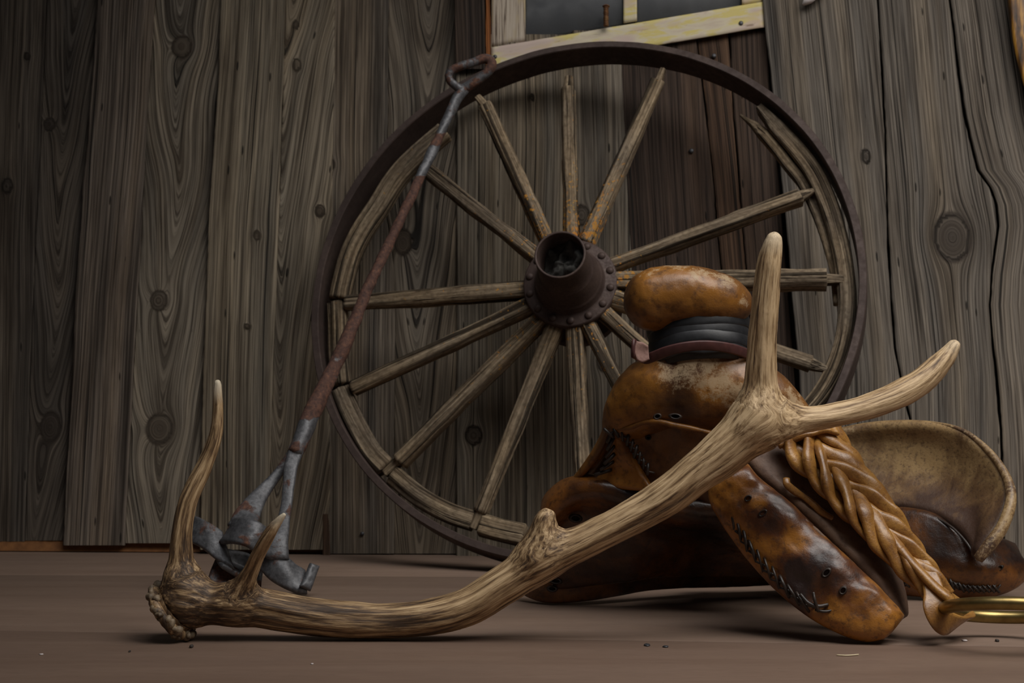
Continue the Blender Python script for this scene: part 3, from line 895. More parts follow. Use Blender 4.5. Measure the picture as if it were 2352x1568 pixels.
def wood_tube(path, ra, rb, up, seed, ns=30, power=2.8, amp=0.0018, lich=0.0, hub_pt=None, name='spoke', label=None):
    def disp(g):
        q = np.stack([g[..., 0] * 110, g[..., 1] * 110, g[..., 2] * 5 + seed * 7], -1)
        q2 = np.stack([g[..., 0] * 320, g[..., 1] * 320, g[..., 2] * 22 + seed], -1)
        deep = np.clip(-0.30 - vnoise(np.stack([g[..., 0] * 70, g[..., 1] * 70, g[..., 2] * 2.2 + seed * 3], -1), seed + 4), 0, 1)
        sc = np.clip(np.hypot(g[..., 0], g[..., 1]) / 0.015, 0, 1) ** 1.5
        return sc * (amp * fbm(q, 2, seed) + amp * 0.5 * vnoise(q2, seed + 1) - 0.010 * deep)
    V, FQ, G = tube(path, ra, rb, ns=ns, up=up, power=power, disp=disp, round_end=False)
    G = G + np.array([0.31, 0.17, 0.53]) * seed
    li = np.zeros(len(V))
    if hub_pt is not None:
        li = lich * np.clip(1.25 - np.linalg.norm(V - hub_pt, axis=1) / 0.27, 0.05, 1)
    o = mk(name, V, FQ, M['wheelwood'], wheel, True, {'grain': G, 'lichen': li})
    if label: o['label'] = label
    return o


px2m = 2.85 / F
# (hub px, shoulder px, tenon px or None, half-width hub, half-width tip, lichen)
SPK = [((1258, 562), (1117, 246), (1098, 224), 18, 17, 1.0), ((1312, 565), (1305, 206), (1307, 178), 17, 15, 1.0),
       ((1346, 560), (1511, 192), (1523, 160), 18, 17, 1.0), ((1400, 611), (1838, 453), (1869, 438), 18, 17, 0.4),
       ((1400, 649), (1898, 643), (1937, 643), 21, 20, 0.9), ((1400, 684), (1862, 836), (1908, 851), 19, 17, 0.6),
       ((1372, 706), (1748, 1046), None, 17, 15, 0.5), ((1350, 742), (1560, 1156), None, 18, 16, 0.6), ((1320, 740), (1344, 1200), None, 19, 17, 0.5),
       ((1284, 728), (1104, 1176), (1086, 1214), 18, 14, 0.3), ((1256, 722), (917, 1060), (884, 1088), 19, 18, 0.7),
       ((1228, 698), (811, 893), None, 19, 18, 0.5), ((1225, 666), (797, 699), (782, 706), 19, 17, 0.4), ((1238, 600), (985, 394), (962, 378), 18, 16, 0.6)]
hubc = PWH(1318, 640, 0.03)
for k, (a, b, c, ha, hb, li) in enumerate(SPK):
    A = PWH(a[0], a[1], 0.030); B = PWH(b[0], b[1], 0.008)
    nrow = 70
    t = np.linspace(0, 1, nrow)
    path = A[None] * (1 - t)[:, None] + B[None] * t[:, None]
    hw = (ha + (hb - ha) * t) * px2m * 1.12
    hw = hw * (1 + 0.05 * vnoise(np.stack([t * 9, t * 0 + k, t * 0], -1), k))
    hd = hw * 1.12
    if c is not None:
        Cc = PWH(c[0], c[1], 0.004); m_ = 14; tt = np.linspace(0.0, 1, m_)
        path = np.vstack([path, (B + (Cc - B) * 0.03)[None] * (1 - tt)[:, None] + Cc[None] * tt[:, None]])
        th_ = np.full(m_, (12.5 if k in (4,) else 11.5) * px2m) * (1 - 0.15 * tt)
        if k in (5, 3): th_ = th_ * (1.2 - 0.5 * tt)
        hw = np.concatenate([hw, th_]); hd = np.concatenate([hd, th_])
    wood_tube(path, hw, hd, WA, 11 + k, lich=li, hub_pt=hubc)

# felloes (rim pieces), each one piece
FEL = [([(1022, 303), (960, 358), (912, 410), (868, 480), (830, 536), (804, 590), (787, 652), (780, 688)], 25, 21, 0.012, 'longest curved rim piece at upper left'),
       ([(775, 697), (777, 760), (779, 830), (785, 886)], 23, 20, 0.004, None),
       ([(784, 896), (804, 942), (829, 992), (859, 1042), (888, 1074)], 24, 20, 0.004, None),
       ([(904, 1092), (966, 1142), (1030, 1178), (1088, 1198)], 23, 20, 0.0, None),
       ([(1106, 1206), (1150, 1218), (1204, 1230)], 24, 20, 0.0, None),
       ([(1744, 252), (1797, 312), (1833, 352), (1868, 398), (1894, 450), (1915, 508), (1931, 570), (1942, 630), (1947, 690), (1944, 750), (1934, 803), (1916, 855), (1888, 905), (1850, 950), (1800, 1000)], 21, 24, -0.008, 'split rim piece curving down the right side')]
for k, (pl, hw, hd, w, lab) in enumerate(FEL):
    pts = np.array([PWH(x, y, w) for x, y in pl])
    L = np.linalg.norm(np.diff(pts, axis=0), axis=1).sum()
    nn = max(24, int(L / 0.006))
    path = catmull(pts, nn)
    ra = np.full(nn, hw * px2m); rb = np.full(nn, hd * px2m)
    if k == 5: ra[:10] *= np.linspace(0.45, 1, 10)
    wood_tube(path, ra, rb, WA, 41 + k * 3, ns=36, power=4.0, amp=0.0016, lich=0.15, hub_pt=hubc, name='felloe', label=lab)
# loose split prong at the broken end of the right rim piece
pts = np.array([PWH(x, y, -0.022) for x, y in [(1700, 264), (1738, 294), (1784, 345), (1814, 384), (1843, 420), (1870, 474), (1891, 526), (1907, 576), (1918, 640), (1920, 700)]])
path = catmull(pts, 80); tt = np.linspace(0, 1, 80)
wood_tube(path, 0.003 + 0.009 * np.minimum(1, tt * 7) - 0.007 * np.clip(tt * 4 - 3, 0, 1), 0.004 + 0.014 * np.minimum(1, tt * 6) - 0.010 * np.clip(tt * 4 - 3, 0, 1), WA, 77, ns=24, amp=0.001, name='split_prong')

# hub
H0 = PWH(1309, 648, 0.055)
H1 = P(1286, 584, H0[1] - 0.118)
HA = H1 - H0; HL = np.linalg.norm(HA); HA /= HL
HU = np.cross(HA, [0, 0, 1]); HU /= np.linalg.norm(HU); HV = np.cross(HU, HA)


def lathe(profile, n=64, C=H0, A=HA, U=HU, Vv=HV, jit=0.0):
    th = np.linspace(0, 2 * np.pi, n, endpoint=False)
    R = []
    for r, w in profile:
        R.append(C + A * w + r * (np.cos(th)[:, None] * U + np.sin(th)[:, None] * Vv))
    R = np.array(R)
    return R.reshape(-1, 3), grid_faces(len(profile), n, True)


pr = [(0.020, -0.020), (0.088, -0.020), (0.0905, -0.018), (0.0915, -0.008), (0.0905, -0.001), (0.088, 0.0), (0.078, 0.0015), (0.0695, 0.003), (0.0675, 0.005), (0.0655, 0.016), (0.064, 0.020), (0.0625, 0.0215), (0.0615, 0.024),
      (0.057, 0.042), (0.0535, 0.058), (0.0530, 0.060), (0.0518, 0.061), (0.0495, 0.085), (0.0478, HL - 0.006), (0.0478, HL - 0.001), (0.0468, HL), (0.0440, HL), (0.0432, HL - 0.002), (0.0432, 0.035), (0.001, 0.035)]
V, FQ = lathe(pr, 72)
hub = mk('hub', V, FQ, M['hub'], wheel); hub['label'] = 'rusted iron hub with open nose'
V, FQ = lathe([(0.001, -0.115), (0.088, -0.115), (0.091, -0.112), (0.091, -0.098), (0.088, -0.095), (0.062, -0.093), (0.060, -0.02), (0.001, -0.02)], 48)
mk('hub_barrel', V, FQ, M['hub'], wheel)
for k in range(14):
    t = 2 * math.pi * (k + 0.35) / 14
    c = H0 + 0.0795 * (math.cos(t) * HU + math.sin(t) * HV) + HA * 0.0
    rv = [(0.0078 * math.cos(q), 0.0012 + 0.0052 * math.sin(q)) for q in np.linspace(0, math.pi / 2, 5)]
    V, FQ = lathe([(0.0078, -0.003)] + rv, 14, c)
    o = mk('rivet', V, FQ, M['hub'], wheel); o.parent = hub
# dirt packed in the hub mouth
nr_, na_ = 14, 40
V = []
for q in np.linspace(0.02, 1, nr_):
    for t in np.linspace(0, 2 * np.pi, na_, endpoint=False):
        r = 0.0425 * q
        x, y = r * math.cos(t), r * math.sin(t)
        z = 0.080 + 0.55 * x * (-1) + 0.011 * fbm(np.array([x * 70, y * 70, 2.0]), 3, 5) + 0.2 * y
        V.append(H0 + HU * x + HV * y + HA * float(np.clip(z, 0.03, 0.108)))
o = mk('packed_dirt', np.array(V), grid_faces(nr_, na_, True), M['debris'], wheel)
o.parent = hub

# ================================================================== ANTLER
def chain(lst, n=None):
    a = np.array(lst, float)
    p = P(a[:, 0], a[:, 1], a[:, 3]); r = a[:, 2] * a[:, 3] / F
    m = catmull(np.column_stack([p, r]), n or len(a) * 5)
    return m[:, :3], m[:, 3]


BEAM = [(434, 1378, 59, 1.985), (452, 1381, 55, 1.985), (485, 1387, 47, 1.985), (540, 1389, 44, 1.985), (600, 1396, 44, 1.985), (700, 1413, 42, 1.985), (800, 1423, 41, 1.985), (900, 1425, 40, 1.985), (1000, 1414, 42, 1.983), (1080, 1390, 44, 1.98), (1150, 1348, 45, 1.975),
        (1240, 1292, 45, 1.97), (1351, 1239, 40, 1.962), (1472, 1176, 41, 1.954), (1543, 1132, 45, 1.948), (1597, 1088, 47, 1.944), (1652, 1046, 53, 1.94), (1700, 1003, 56, 1.937), (1745, 960, 50, 1.935)]
BROW = [(424, 1385, 44, 1.985), (418, 1330, 40, 1.985), (417, 1285, 30, 1.985), (419, 1224, 24.5, 1.985), (429, 1160, 23, 1.985), (446, 1118, 22, 1.987), (472, 1064, 19, 1.99), (495, 1005, 15.5, 1.992), (502, 945, 13, 1.995), (500, 905, 11, 1.995), (500, 878, 8, 1.995)]
BEZ = [(540, 1385, 36, 1.98), (556, 1352, 27, 1.97), (577, 1308, 19, 1.955), (592, 1274, 17, 1.945), (622, 1222, 15, 1.93), (640, 1196, 10.5, 1.925), (652, 1182, 6, 1.922)]
KNOB = [(1235, 1270, 44, 1.97), (1246, 1222, 31, 1.963), (1252, 1196, 24, 1.96), (1257, 1186, 19, 1.96)]
UPT = [(1745, 965, 50, 1.935), (1747, 890, 39, 1.93), (1750, 800, 34, 1.922), (1758, 700, 31, 1.913), (1766, 620, 28.5, 1.907), (1774, 565, 23, 1.903), (1777, 550, 19, 1.902)]
RT = [(1745, 965, 50, 1.935), (1802, 966, 40, 1.94), (1860, 961, 30, 1.945), (1930, 950, 28, 1.955), (2000, 932, 29, 1.965), (2070, 904, 31, 1.975), (2130, 866, 29, 1.985), (2170, 824, 23, 1.99), (2190, 796, 16, 1.992)]
br = [chain(q) for q in (BEAM, BROW, BEZ, KNOB, UPT, RT)]
V, FQ = sdf_blend(br, 0.0026, 0.026)
V = relax(V, FQ, 3, 0.4)
# grain frame along every branch
gvec = np.zeros((len(V), 3)); wsum = np.zeros(len(V)); tipv = np.zeros(len(V)); agev = np.zeros(len(V))
for bi, (p, r) in enumerate(br):
    T, A, B = frames(p, (0.05, 1, 0.05)); L = np.concatenate([[0], np.cumsum(np.linalg.norm(np.diff(p, axis=0), axis=1))])
    best = np.full(len(V), 9.0); bi_ = np.zeros(len(V), int)
    for i in range(len(p)):
        d = np.linalg.norm(V - p[i], axis=1) / r[i]
        m_ = d < best; best[m_] = d[m_]; bi_[m_] = i
    off = V - p[bi_]
    L0 = 0.0 if bi == 0 else LB[np.argmin(np.linalg.norm(br[0][0] - p[0], axis=1))]
    if bi == 0: LB = L
    if bi in (1, 2, 4, 5): agev = np.where(best < 1.3, np.maximum(agev, np.clip(L[bi_] / L[-1], 0, 1) * (0.75 if bi < 3 else 0.3) * (best < 1.15)), agev)
    vec = np.stack([(off * A[bi_]).sum(1), (off * B[bi_]).sum(1), L[bi_] + (off * T[bi_]).sum(1)], -1) + np.array([0, 0, L0])
    w = np.exp(-36 * np.clip(best - 0.85, 0, 3)) + 1e-12
    gvec += vec * w[:, None]; wsum += w
    if bi in (1, 2, 4, 5):
        tl = {1: 0.035, 2: 0.028, 4: 0.03, 5: 0.03}[bi]
        tv = np.clip(1 - (L[-1] - vec[:, 2] + L0) / tl, 0, 1) * (best < 1.6)
        tipv = np.maximum(tipv, tv * {1: 1.0, 2: 1.0, 4: 0.5, 5: 0.4}[bi])
gvec /= wsum[:, None]
N = vnormals(V, FQ)
grv = fbm(gvec * np.array([130, 130, 9]), 3, 3)
bumps = vnoise(gvec * np.array([60, 60, 40]), 8)
amp = 0.0012 * np.clip(1 - tipv * 1.4, 0.1, 1)
V = V + N * (amp * grv + 0.0006 * bumps)[:, None]
sx = 1176 + F * V[:, 0] / V[:, 1]
age = np.maximum(np.clip((sx - 450) / 1250, 0, 1), agev)
aroot = P(900, 1425, 1.985); aroot[2] = 0.0
antler = thing('shed_antler', aroot, 'large branching antler lying across the front of the saddle', 'antler')
mk('antler_beam', V, FQ, M['antler'], antler, True, {'grain': gvec, 'tip': tipv, 'age': age})
# burr: ring of bony beads
bc = P(393, 1408, 1.985)
ax_ = P(393 + 79, 1408 - 60, 1.981) - bc; ax_ /= np.linalg.norm(ax_)
bu = np.cross(ax_, [0, 1, 0]); bu /= np.linalg.norm(bu); bv = np.cross(bu, ax_)
R0 = 70 * 1.985 / F
rng = random.Random(4)
parts = []
for k in range(40):
    t = 2 * math.pi * k / 40 + rng.uniform(-.05, .05)
    c = bc + (bu * math.cos(t) + bv * math.sin(t)) * (R0 * (0.90 + 0.16 * rng.random())) + ax_ * rng.uniform(-0.004, 0.007)
    c[2] = max(c[2], 0.0085)
    r = rng.uniform(0.0034, 0.0068)
    th = np.linspace(0, 2 * np.pi, 10, endpoint=False); ph = np.linspace(0.05, np.pi - 0.05, 7)
    sq = np.array([1, 1, 1]) + np.array([rng.uniform(-.25, .35) for _ in range(3)])
    v = np.stack([np.sin(ph)[:, None] * np.cos(th), np.sin(ph)[:, None] * np.sin(th), np.cos(ph)[:, None] + 0 * th], -1) * sq * r + c
    v = v + 0.0012 * vnoise(v * 260, 3)[..., None]
    parts.append((v.reshape(-1, 3), grid_faces(7, 10, True)))
V, FQ, _ = cat_parts(parts)
o = mk('burr_beads', V, FQ, M['bead'], antler); tag(o, 'knobbly pale beads around the antler base', kind='stuff')
path = np.array([bc + (bu * math.cos(t) + bv * math.sin(t)) * R0 * 0.86 for t in np.linspace(0, 2 * np.pi, 40, endpoint=False)])
path[:, 2] = np.maximum(path[:, 2], 0.0105)
Tt = np.roll(path, -1, 0) - np.roll(path, 1, 0); Tt /= np.linalg.norm(Tt, axis=1)[:, None]
Aa = np.cross(Tt, ax_); Bb = np.tile(ax_, (40, 1))
V, FQ, _ = tube(path, 0.0085, 0.0075, ns=10, closed=True, A_B=(Tt, Aa, Bb))
V2, F2 = lathe([(0.001, 0.0), (0.030, 0.0), (0.036, 0.004), (0.034, 0.012)], 32, bc, ax_, bu, bv)
V, FQ, G = cat_parts([(V, FQ), (V2, F2)])
V = V + 0.0012 * vnoise(V * 200, 2)[:, None] * np.array([1, 1, 0.2])
mk('burr_ring', V, FQ, M['antler'], antler, True, {'grain': V * 0.4, 'tip': np.zeros(len(V)), 'age': np.zeros(len(V))})

# ================================================================== AUGER TOOL
troot = P(680, 1369, 2.40); troot[2] = 0
tool = thing('post_hole_auger', troot, 'rusty iron hand auger with looped handle leaning against the wheel rim', 'hand tool')
hd_ = 2.955 - 0.06
tz = lambda y: 2.43 + (hd_ - 2.43) * np.clip((1240 - y) / (1240 - 160), 0, 1.05)


def tchain(lst):
    a = np.array(lst, float)
    d = tz(a[:, 1]) + (a[:, 3] if a.shape[1] > 3 else 0)
    p = P(a[:, 0], a[:, 1], d); r = a[:, 2] * d / F
    nn = max(20, int(np.linalg.norm(np.diff(p, axis=0), axis=1).sum() / 0.005))
    m = catmull(np.column_stack([p, r]), nn)
    return m[:, :3], m[:, 3]


def rusty(name, V, FQ, lv, parent=tool, label=None, smooth=True):
    o = mk(name, V, FQ, M['tool'], parent, smooth, {'rust': np.broadcast_to(np.asarray(lv, float), (len(V),)).copy()})
    if label: o['label'] = label
    return o


rod = [(1066, 202, 12.5), (1050, 226, 13), (1036, 256, 12.5), (1020, 288, 11.5), (1005, 320, 11.5), (990, 356, 12.5), (974, 388, 12), (965, 408, 11), (950, 440, 11), (930, 480, 11), (911, 520, 11.5), (892, 560, 12), (870, 610, 13), (846, 660, 13.5), (825, 712, 14.5), (800, 772, 15), (774, 832, 16), (745, 892, 17), (716, 950, 19), (696, 996, 20), (677, 1040, 18.5)]
p, r = tchain(rod)
V, FQ, G = tube(p, r, ns=16, disp=lambda g: 0.0026 * fbm(np.stack([g[..., 0] * 60, g[..., 1] * 60, g[..., 2] * 26], -1), 3, 2))
yy = np.interp(V[:, 2], [0, 1.2], [1, 0])
sy = 900 - (V[:, 2] - HC) / V[:, 1] * F
lv = np.interp(sy, [150, 205, 220, 300, 312, 330, 338, 395, 405, 780, 880, 955, 970, 1000, 1030], [0.75, 0.7, 0.15, 0.3, 0.8, 0.75, 0.05, 0.1, 0.95, 0.85, 0.9, 0.75, 0.1, 0.2, 0.6])
rusty('shaft', V, FQ, lv, label='pitted shaft, part rust and part grey')
loop = [(1062, 210, 11.5), (1048, 198, 10.5), (1034, 186, 10), (1031, 172, 10), (1042, 160, 10), (1062, 152, 9.5), (1090, 142, 10), (1112, 135, 10.5), (1127, 139, 11), (1131, 150, 12), (1122, 164, 12), (1104, 178, 12), (1085, 192, 12), (1066, 204, 12.5)]
p, r = tchain([(x, y, q, -0.03 * math.sin(i / 13 * math.pi)) for i, (x, y, q) in enumerate(loop)])
V, FQ, G = tube(p, r, ns=14, disp=lambda g: 0.0014 * fbm(np.stack([g[..., 0] * 80, g[..., 1] * 80, g[..., 2] * 40], -1), 2, 6))
sy = 900 - (V[:, 2] - HC) / V[:, 1] * F
rusty('handle_loop', V, FQ, 0.58, label='bent loop handle')
# fork arms
p, r = tchain([(682, 1028, 18, 0), (668, 1075, 16, 0), (662, 1120, 14, 0), (657, 1165, 13.5, 0), (650, 1205, 15, -0.005), (640, 1240, 22, -0.01), (632, 1280, 32, -0.02)])
V, FQ, G = tube(p, r, r * 0.55, ns=16, up=(0, 1, 0.2), power=3, disp=lambda g: 0.0008 * fbm(g * np.array([80, 80, 30]), 2, 3))
rusty('fork_arm', V, FQ, 0.32)
p, r = tchain([(700, 990, 12, 0.03), (668, 1044, 11, 0.035), (640, 1085, 12, 0.035), (610, 1122, 16, 0.03), (588, 1150, 22, 0.02), (566, 1185, 31, 0.01), (556, 1205, 36, 0.0)])
V, FQ, G = tube(p, r, r * 0.0 + 0.0065, ns=16, up=(0.2, 1, 0.25), power=3, disp=lambda g: 0.0008 * fbm(g * np.array([80, 80, 30]), 2, 5))
rusty('fork_arm', V, FQ, 0.36)


def px_rows(rows): return [[P(x, y, d) for x, y, d in r] for r in rows]


rough_d = lambda p: 0.0010 * fbm(p * 70, 3, 9)
# strap band over the throat
V, FQ = pillow(px_rows([[(540, 1190, 2.46), (566, 1188, 2.43), (597, 1200, 2.425), (622, 1222, 2.45)], [(524, 1222, 2.455), (552, 1218, 2.42), (586, 1230, 2.41), (612, 1252, 2.435)], [(505, 1250, 2.45), (534, 1248, 2.41), (566, 1256, 2.40), (600, 1282, 2.42)]]), 0.012, 30, 24, disp=rough_d)
rusty('throat_band', V, FQ, 0.48)
# left wing blade
V, FQ = pillow(px_rows([[(440, 1198, 2.50), (452, 1186, 2.49), (478, 1200, 2.475), (512, 1222, 2.47)], [(436, 1222, 2.485), (458, 1220, 2.47), (486, 1236, 2.455), (524, 1266, 2.45)], [(438, 1246, 2.47), (462, 1258, 2.45), (500, 1288, 2.435), (540, 1310, 2.43)]]), 0.012, 28, 22, disp=rough_d)
rusty('cutting_wing', V, FQ, 0.34, label='curved left cutting wing')
# dished blade below the band
V, FQ = pillow(px_rows([[(500, 1256, 2.455), (535, 1262, 2.47), (570, 1270, 2.47), (604, 1292, 2.45)], [(498, 1282, 2.44), (532, 1296, 2.46), (566, 1308, 2.465), (602, 1322, 2.45)], [(510, 1300, 2.425), (540, 1318, 2.43), (568, 1336, 2.43), (600, 1350, 2.43)]]), 0.010, 28, 20, disp=rough_d)
rusty('dished_blade', V, FQ, 0.45)
V, FQ = pillow(px_rows([[(496, 1280, 2.47), (530, 1292, 2.47), (604, 1310, 2.47)], [(484, 1308, 2.455), (520, 1326, 2.455), (600, 1342, 2.455)], [(477, 1330, 2.44), (496, 1350, 2.44), (592, 1362, 2.44)]]), 0.014, 22, 16, disp=rough_d)
rusty('lower_lip', V, FQ, 0.5)
# right hooked blade with turned-up end
V, FQ = pillow(px_rows([[(622, 1236, 2.43), (640, 1240, 2.42), (652, 1270, 2.42), (672, 1294, 2.425), (700, 1312, 2.43)], [(602, 1282, 2.425), (628, 1294, 2.41), (652, 1312, 2.40), (676, 1326, 2.405), (704, 1338, 2.41)], [(600, 1306, 2.425), (618, 1330, 2.405), (650, 1350, 2.395), (680, 1362, 2.392), (706, 1364, 2.395)]]), 0.014, 34, 24, disp=rough_d)
V[:, 2] = np.maximum(V[:, 2], 0.0005)
rusty('cutting_wing', V, FQ, 0.36, label='hooked right cutting wing')
V, FQ = pillow(px_rows([[(712, 1292, 2.41), (733, 1300, 2.42)], [(698, 1326, 2.395), (722, 1332, 2.405)], [(688, 1346, 2.385), (712, 1358, 2.395)]]), 0.013, 18, 22, disp=rough_d)
V[:, 2] = np.maximum(V[:, 2], 0.0005)
rusty('turned_lip', V, FQ, 0.38)

# ================================================================== SADDLE
sroot = P(1850, 1440, 2.1); sroot[2] = 0
saddle = thing('saddle_tree', sroot, 'old amber rawhide-covered saddle tree with horn and high cantle', 'saddle')


def hide(name, V, FQ, mat, label=None, wear=None, parent=saddle, amber=0.0):
    if wear is None: wear = np.zeros(len(V))
    bc_ = lambda q: np.broadcast_to(np.asarray(q, float), (len(V),)).copy()
    o = mk(name, V, FQ, M[mat], parent, True, {'wear': bc_(wear), 'amber': bc_(amber)})
    if label: o['label'] = label
    return o


def spot_mask(V, spots):
    w = np.zeros(len(V))
    for (x, y, d, r) in spots:
        w = np.maximum(w, np.exp(-(np.linalg.norm(V - P(x, y, d), axis=1) / r) ** 2))
    return w


# fork / swells
def ch(lst, n=None): return chain(lst, n)


fork = [ch([(1455, 935, 60, 2.155), (1500, 905, 82, 2.145), (1570, 888, 82, 2.135), (1640, 890, 83, 2.13), (1715, 905, 82, 2.125), (1780, 945, 70, 2.13), (1840, 1005, 56, 2.14), (1885, 1065, 42, 2.15), (1920, 1130, 30, 2.16)]),
        ch([(1470, 940, 54, 2.16), (1432, 970, 42, 2.17), (1398, 1006, 22, 2.185), (1364, 1056, 15, 2.21), (1328, 1098, 13, 2.235), (1282, 1143, 11, 2.26), (1258, 1166, 8, 2.27)]),
        ch([(1600, 900, 76, 2.14), (1603, 845, 74, 2.14), (1606, 790, 88, 2.135)]),
        ch([(1700, 930, 72, 2.16), (1760, 990, 64, 2.18), (1810, 1060, 52, 2.19), (1850, 1120, 36, 2.20)])]
V, FQ = sdf_blend(fork, 0.003, 0.03)
V = relax(V, FQ, 4, 0.5)
N = vnormals(V, FQ); V = V + N * (0.0016 * fbm(V * 28, 3, 4))[:, None]
wv = spot_mask(V, [(1600, 830, 2.09, 0.05), (1650, 880, 2.08, 0.035), (1540, 860, 2.09, 0.03), (1690, 900, 2.08, 0.03), (1830, 930, 2.09, 0.04)])
am = spot_mask(V, [(1420, 960, 2.13, 0.04), (1470, 930, 2.1, 0.03), (1620, 900, 2.085, 0.025), (1520, 880, 2.09, 0.02)]) * 0.7 - spot_mask(V, [(1560, 925, 2.09, 0.045), (1640, 950, 2.1, 0.04)]) * 0.55
hide('fork', V, FQ, 'hide', 'bulging amber fork below the horn', wv, amber=am)

# horn cap
cap = [ch([(1508, 684, 69, 2.118), (1545, 676, 66, 2.112), (1590, 674, 63, 2.11), (1640, 680, 56, 2.112), (1678, 692, 44, 2.118), (1700, 703, 22, 2.122)]),
       ch([(1515, 684, 58, 2.165), (1580, 672, 62, 2.17), (1650, 684, 54, 2.165), (1690, 700, 26, 2.16)]),
       ch([(1506, 696, 60, 2.125), (1530, 702, 44, 2.12), (1580, 698, 46, 2.115), (1640, 700, 44, 2.115), (1682, 706, 32, 2.122)])]
V, FQ = sdf_blend(cap, 0.003, 0.025)
V = relax(V, FQ, 4, 0.5)
N = vnormals(V, FQ); V = V + N * (0.0014 * fbm(V * 32, 3, 8))[:, None]
wv = spot_mask(V, [(1550, 625, 2.11, 0.03), (1600, 640, 2.09, 0.025), (1660, 650, 2.09, 0.025), (1700, 690, 2.10, 0.015), (1500, 640, 2.1, 0.02)])
hide('horn_cap', V, FQ, 'hide', 'rounded rawhide horn cap with scuffed top', wv)

# rubber wraps around the horn neck (tilted towards the room)
nc_ = P(1606, 768, 2.14)
na = np.array([-0.05, 0.26, 1.0]); na /= np.linalg.norm(na)
nu_ = np.cross(na, [0, 1, 0]); nu_ /= np.linalg.norm(nu_); nv_ = np.cross(na, nu_)
wraps = [(-0.034, 0.0100, 0.0690), (-0.020, 0.0105, 0.0700), (-0.006, 0.0110, 0.0704), (0.009, 0.0115, 0.0712)]
parts = []
for k, (h0, hh, rx) in enumerate(wraps):
    t = np.linspace(0, 2 * np.pi, 90, endpoint=False)
    wob = 0.0016 * vnoise(np.stack([np.cos(t) * 2, np.sin(t) * 2, t * 0 + k * 3.1], -1), k)
    path = nc_ + (h0 + 2.0 * wob)[:, None] * na + (rx + wob * 0.6)[:, None] * np.cos(t)[:, None] * nu_ + (rx * 0.8) * np.sin(t)[:, None] * nv_
    Tt = np.roll(path, -1, 0) - np.roll(path, 1, 0); Tt /= np.linalg.norm(Tt, axis=1)[:, None]
    Aa = np.cross(Tt, na); Aa /= np.linalg.norm(Aa, axis=1)[:, None]; Bb = np.tile(na, (90, 1))
    V, FQ, G = tube(path, 0.0035 + 0.0008 * (k % 2), hh, ns=16, closed=True, A_B=(Tt, Aa, Bb), power=2.6)
    hide('rubber_wrap', V, FQ, 'rubber')
V, FQ = lathe([(0.001, -0.05), (0.066, -0.05), (0.066, 0.035), (0.001, 0.035)], 48, nc_, na, nu_, nv_ * 0.8)
hide('horn_neck', V, FQ, 'rubber')

# oxblood strap with curled end
def ribbon(path, half, th, up, ns=12):
    path = np.asarray(path, float); n = len(path)
    T = np.gradient(path, axis=0); T /= np.linalg.norm(T, axis=1)[:, None]
    up = np.broadcast_to(np.asarray(up, float), (n, 3))
    B = up - T * (up * T).sum(1)[:, None]; B /= np.linalg.norm(B, axis=1)[:, None]
    A = np.cross(T, B)
    return tube(path, np.full(n, th), half, ns=ns, A_B=(T, A, B), power=4, round_end=False)


sp_pts = [(1735, 845, 2.20), (1738, 832, 2.15), (1722, 816, 2.10), (1690, 803, 2.07), (1650, 795, 2.053), (1610, 793, 2.047), (1570, 797, 2.047), (1530, 807, 2.055), (1500, 819, 2.07), (1482, 824, 2.085), (1468, 816, 2.09), (1458, 802, 2.075), (1454, 800, 2.055)]
path = catmull(np.array([P(*q) for q in sp_pts]), 90)
half = np.interp(np.linspace(0, 1, 90), [0, 0.75, 0.88, 0.94, 1.0], [0.0072, 0.0072, 0.0075, 0.014, 0.0135])
V, FQ, G = ribbon(path, half, 0.0026, (0, -0.25, 1))
strap = mk('horn_strap', V, FQ, M['strap'], saddle); strap['label'] = 'oxblood leather strap around the horn base'
V, FQ = pillow(px_rows([[(1462, 783, 2.062), (1476, 786, 2.064), (1489, 794, 2.066)], [(1455, 806, 2.06), (1472, 808, 2.066), (1490, 808, 2.068)], [(1461, 826, 2.062), (1474, 833, 2.064), (1492, 826, 2.066)]]), 0.005, 18, 18)
o = mk('strap_end', V, FQ, M['strap_flesh'], saddle); o.parent = strap; o['label'] = 'pale flesh side of the curled strap end'

# face under the swell (front of the fork)
V, FQ = pillow(px_rows([[(1392, 960, 2.18), (1440, 950, 2.155), (1500, 940, 2.14), (1570, 945, 2.135), (1640, 960, 2.135), (1720, 985, 2.135)],
                        [(1392, 1025, 2.195), (1445, 1025, 2.17), (1510, 1025, 2.155), (1580, 1035, 2.148), (1650, 1050, 2.145), (1730, 1070, 2.14)],
                        [(1400, 1100, 2.215), (1460, 1110, 2.19), (1530, 1120, 2.175), (1600, 1130, 2.165), (1670, 1145, 2.15), (1740, 1150, 2.14)],
                        [(1410, 1170, 2.235), (1475, 1190, 2.215), (1550, 1200, 2.20), (1620, 1205, 2.19), (1690, 1205, 2.17), (1750, 1200, 2.15)]]), 0.016, 60, 46, disp=lambda p: 0.002 * fbm(p * 35, 3, 2))
hide('fork_face', V, FQ, 'hide', 'shaded amber face below the swell')
p, r = chain([(1392, 984, 6, 2.155), (1440, 983, 9, 2.128), (1480, 970, 10, 2.112), (1515, 968, 10, 2.104), (1548, 976, 11, 2.100), (1590, 984, 10, 2.098), (1640, 996, 9, 2.10), (1690, 1008, 7, 2.105)])
V, FQ, G = tube(p, r * 0.6, ns=14, disp=lambda g: 0.0012 * fbm(g * np.array([60, 60, 30]), 2, 3))
hide('swell_lip', V, FQ, 'hide', amber=0.15)
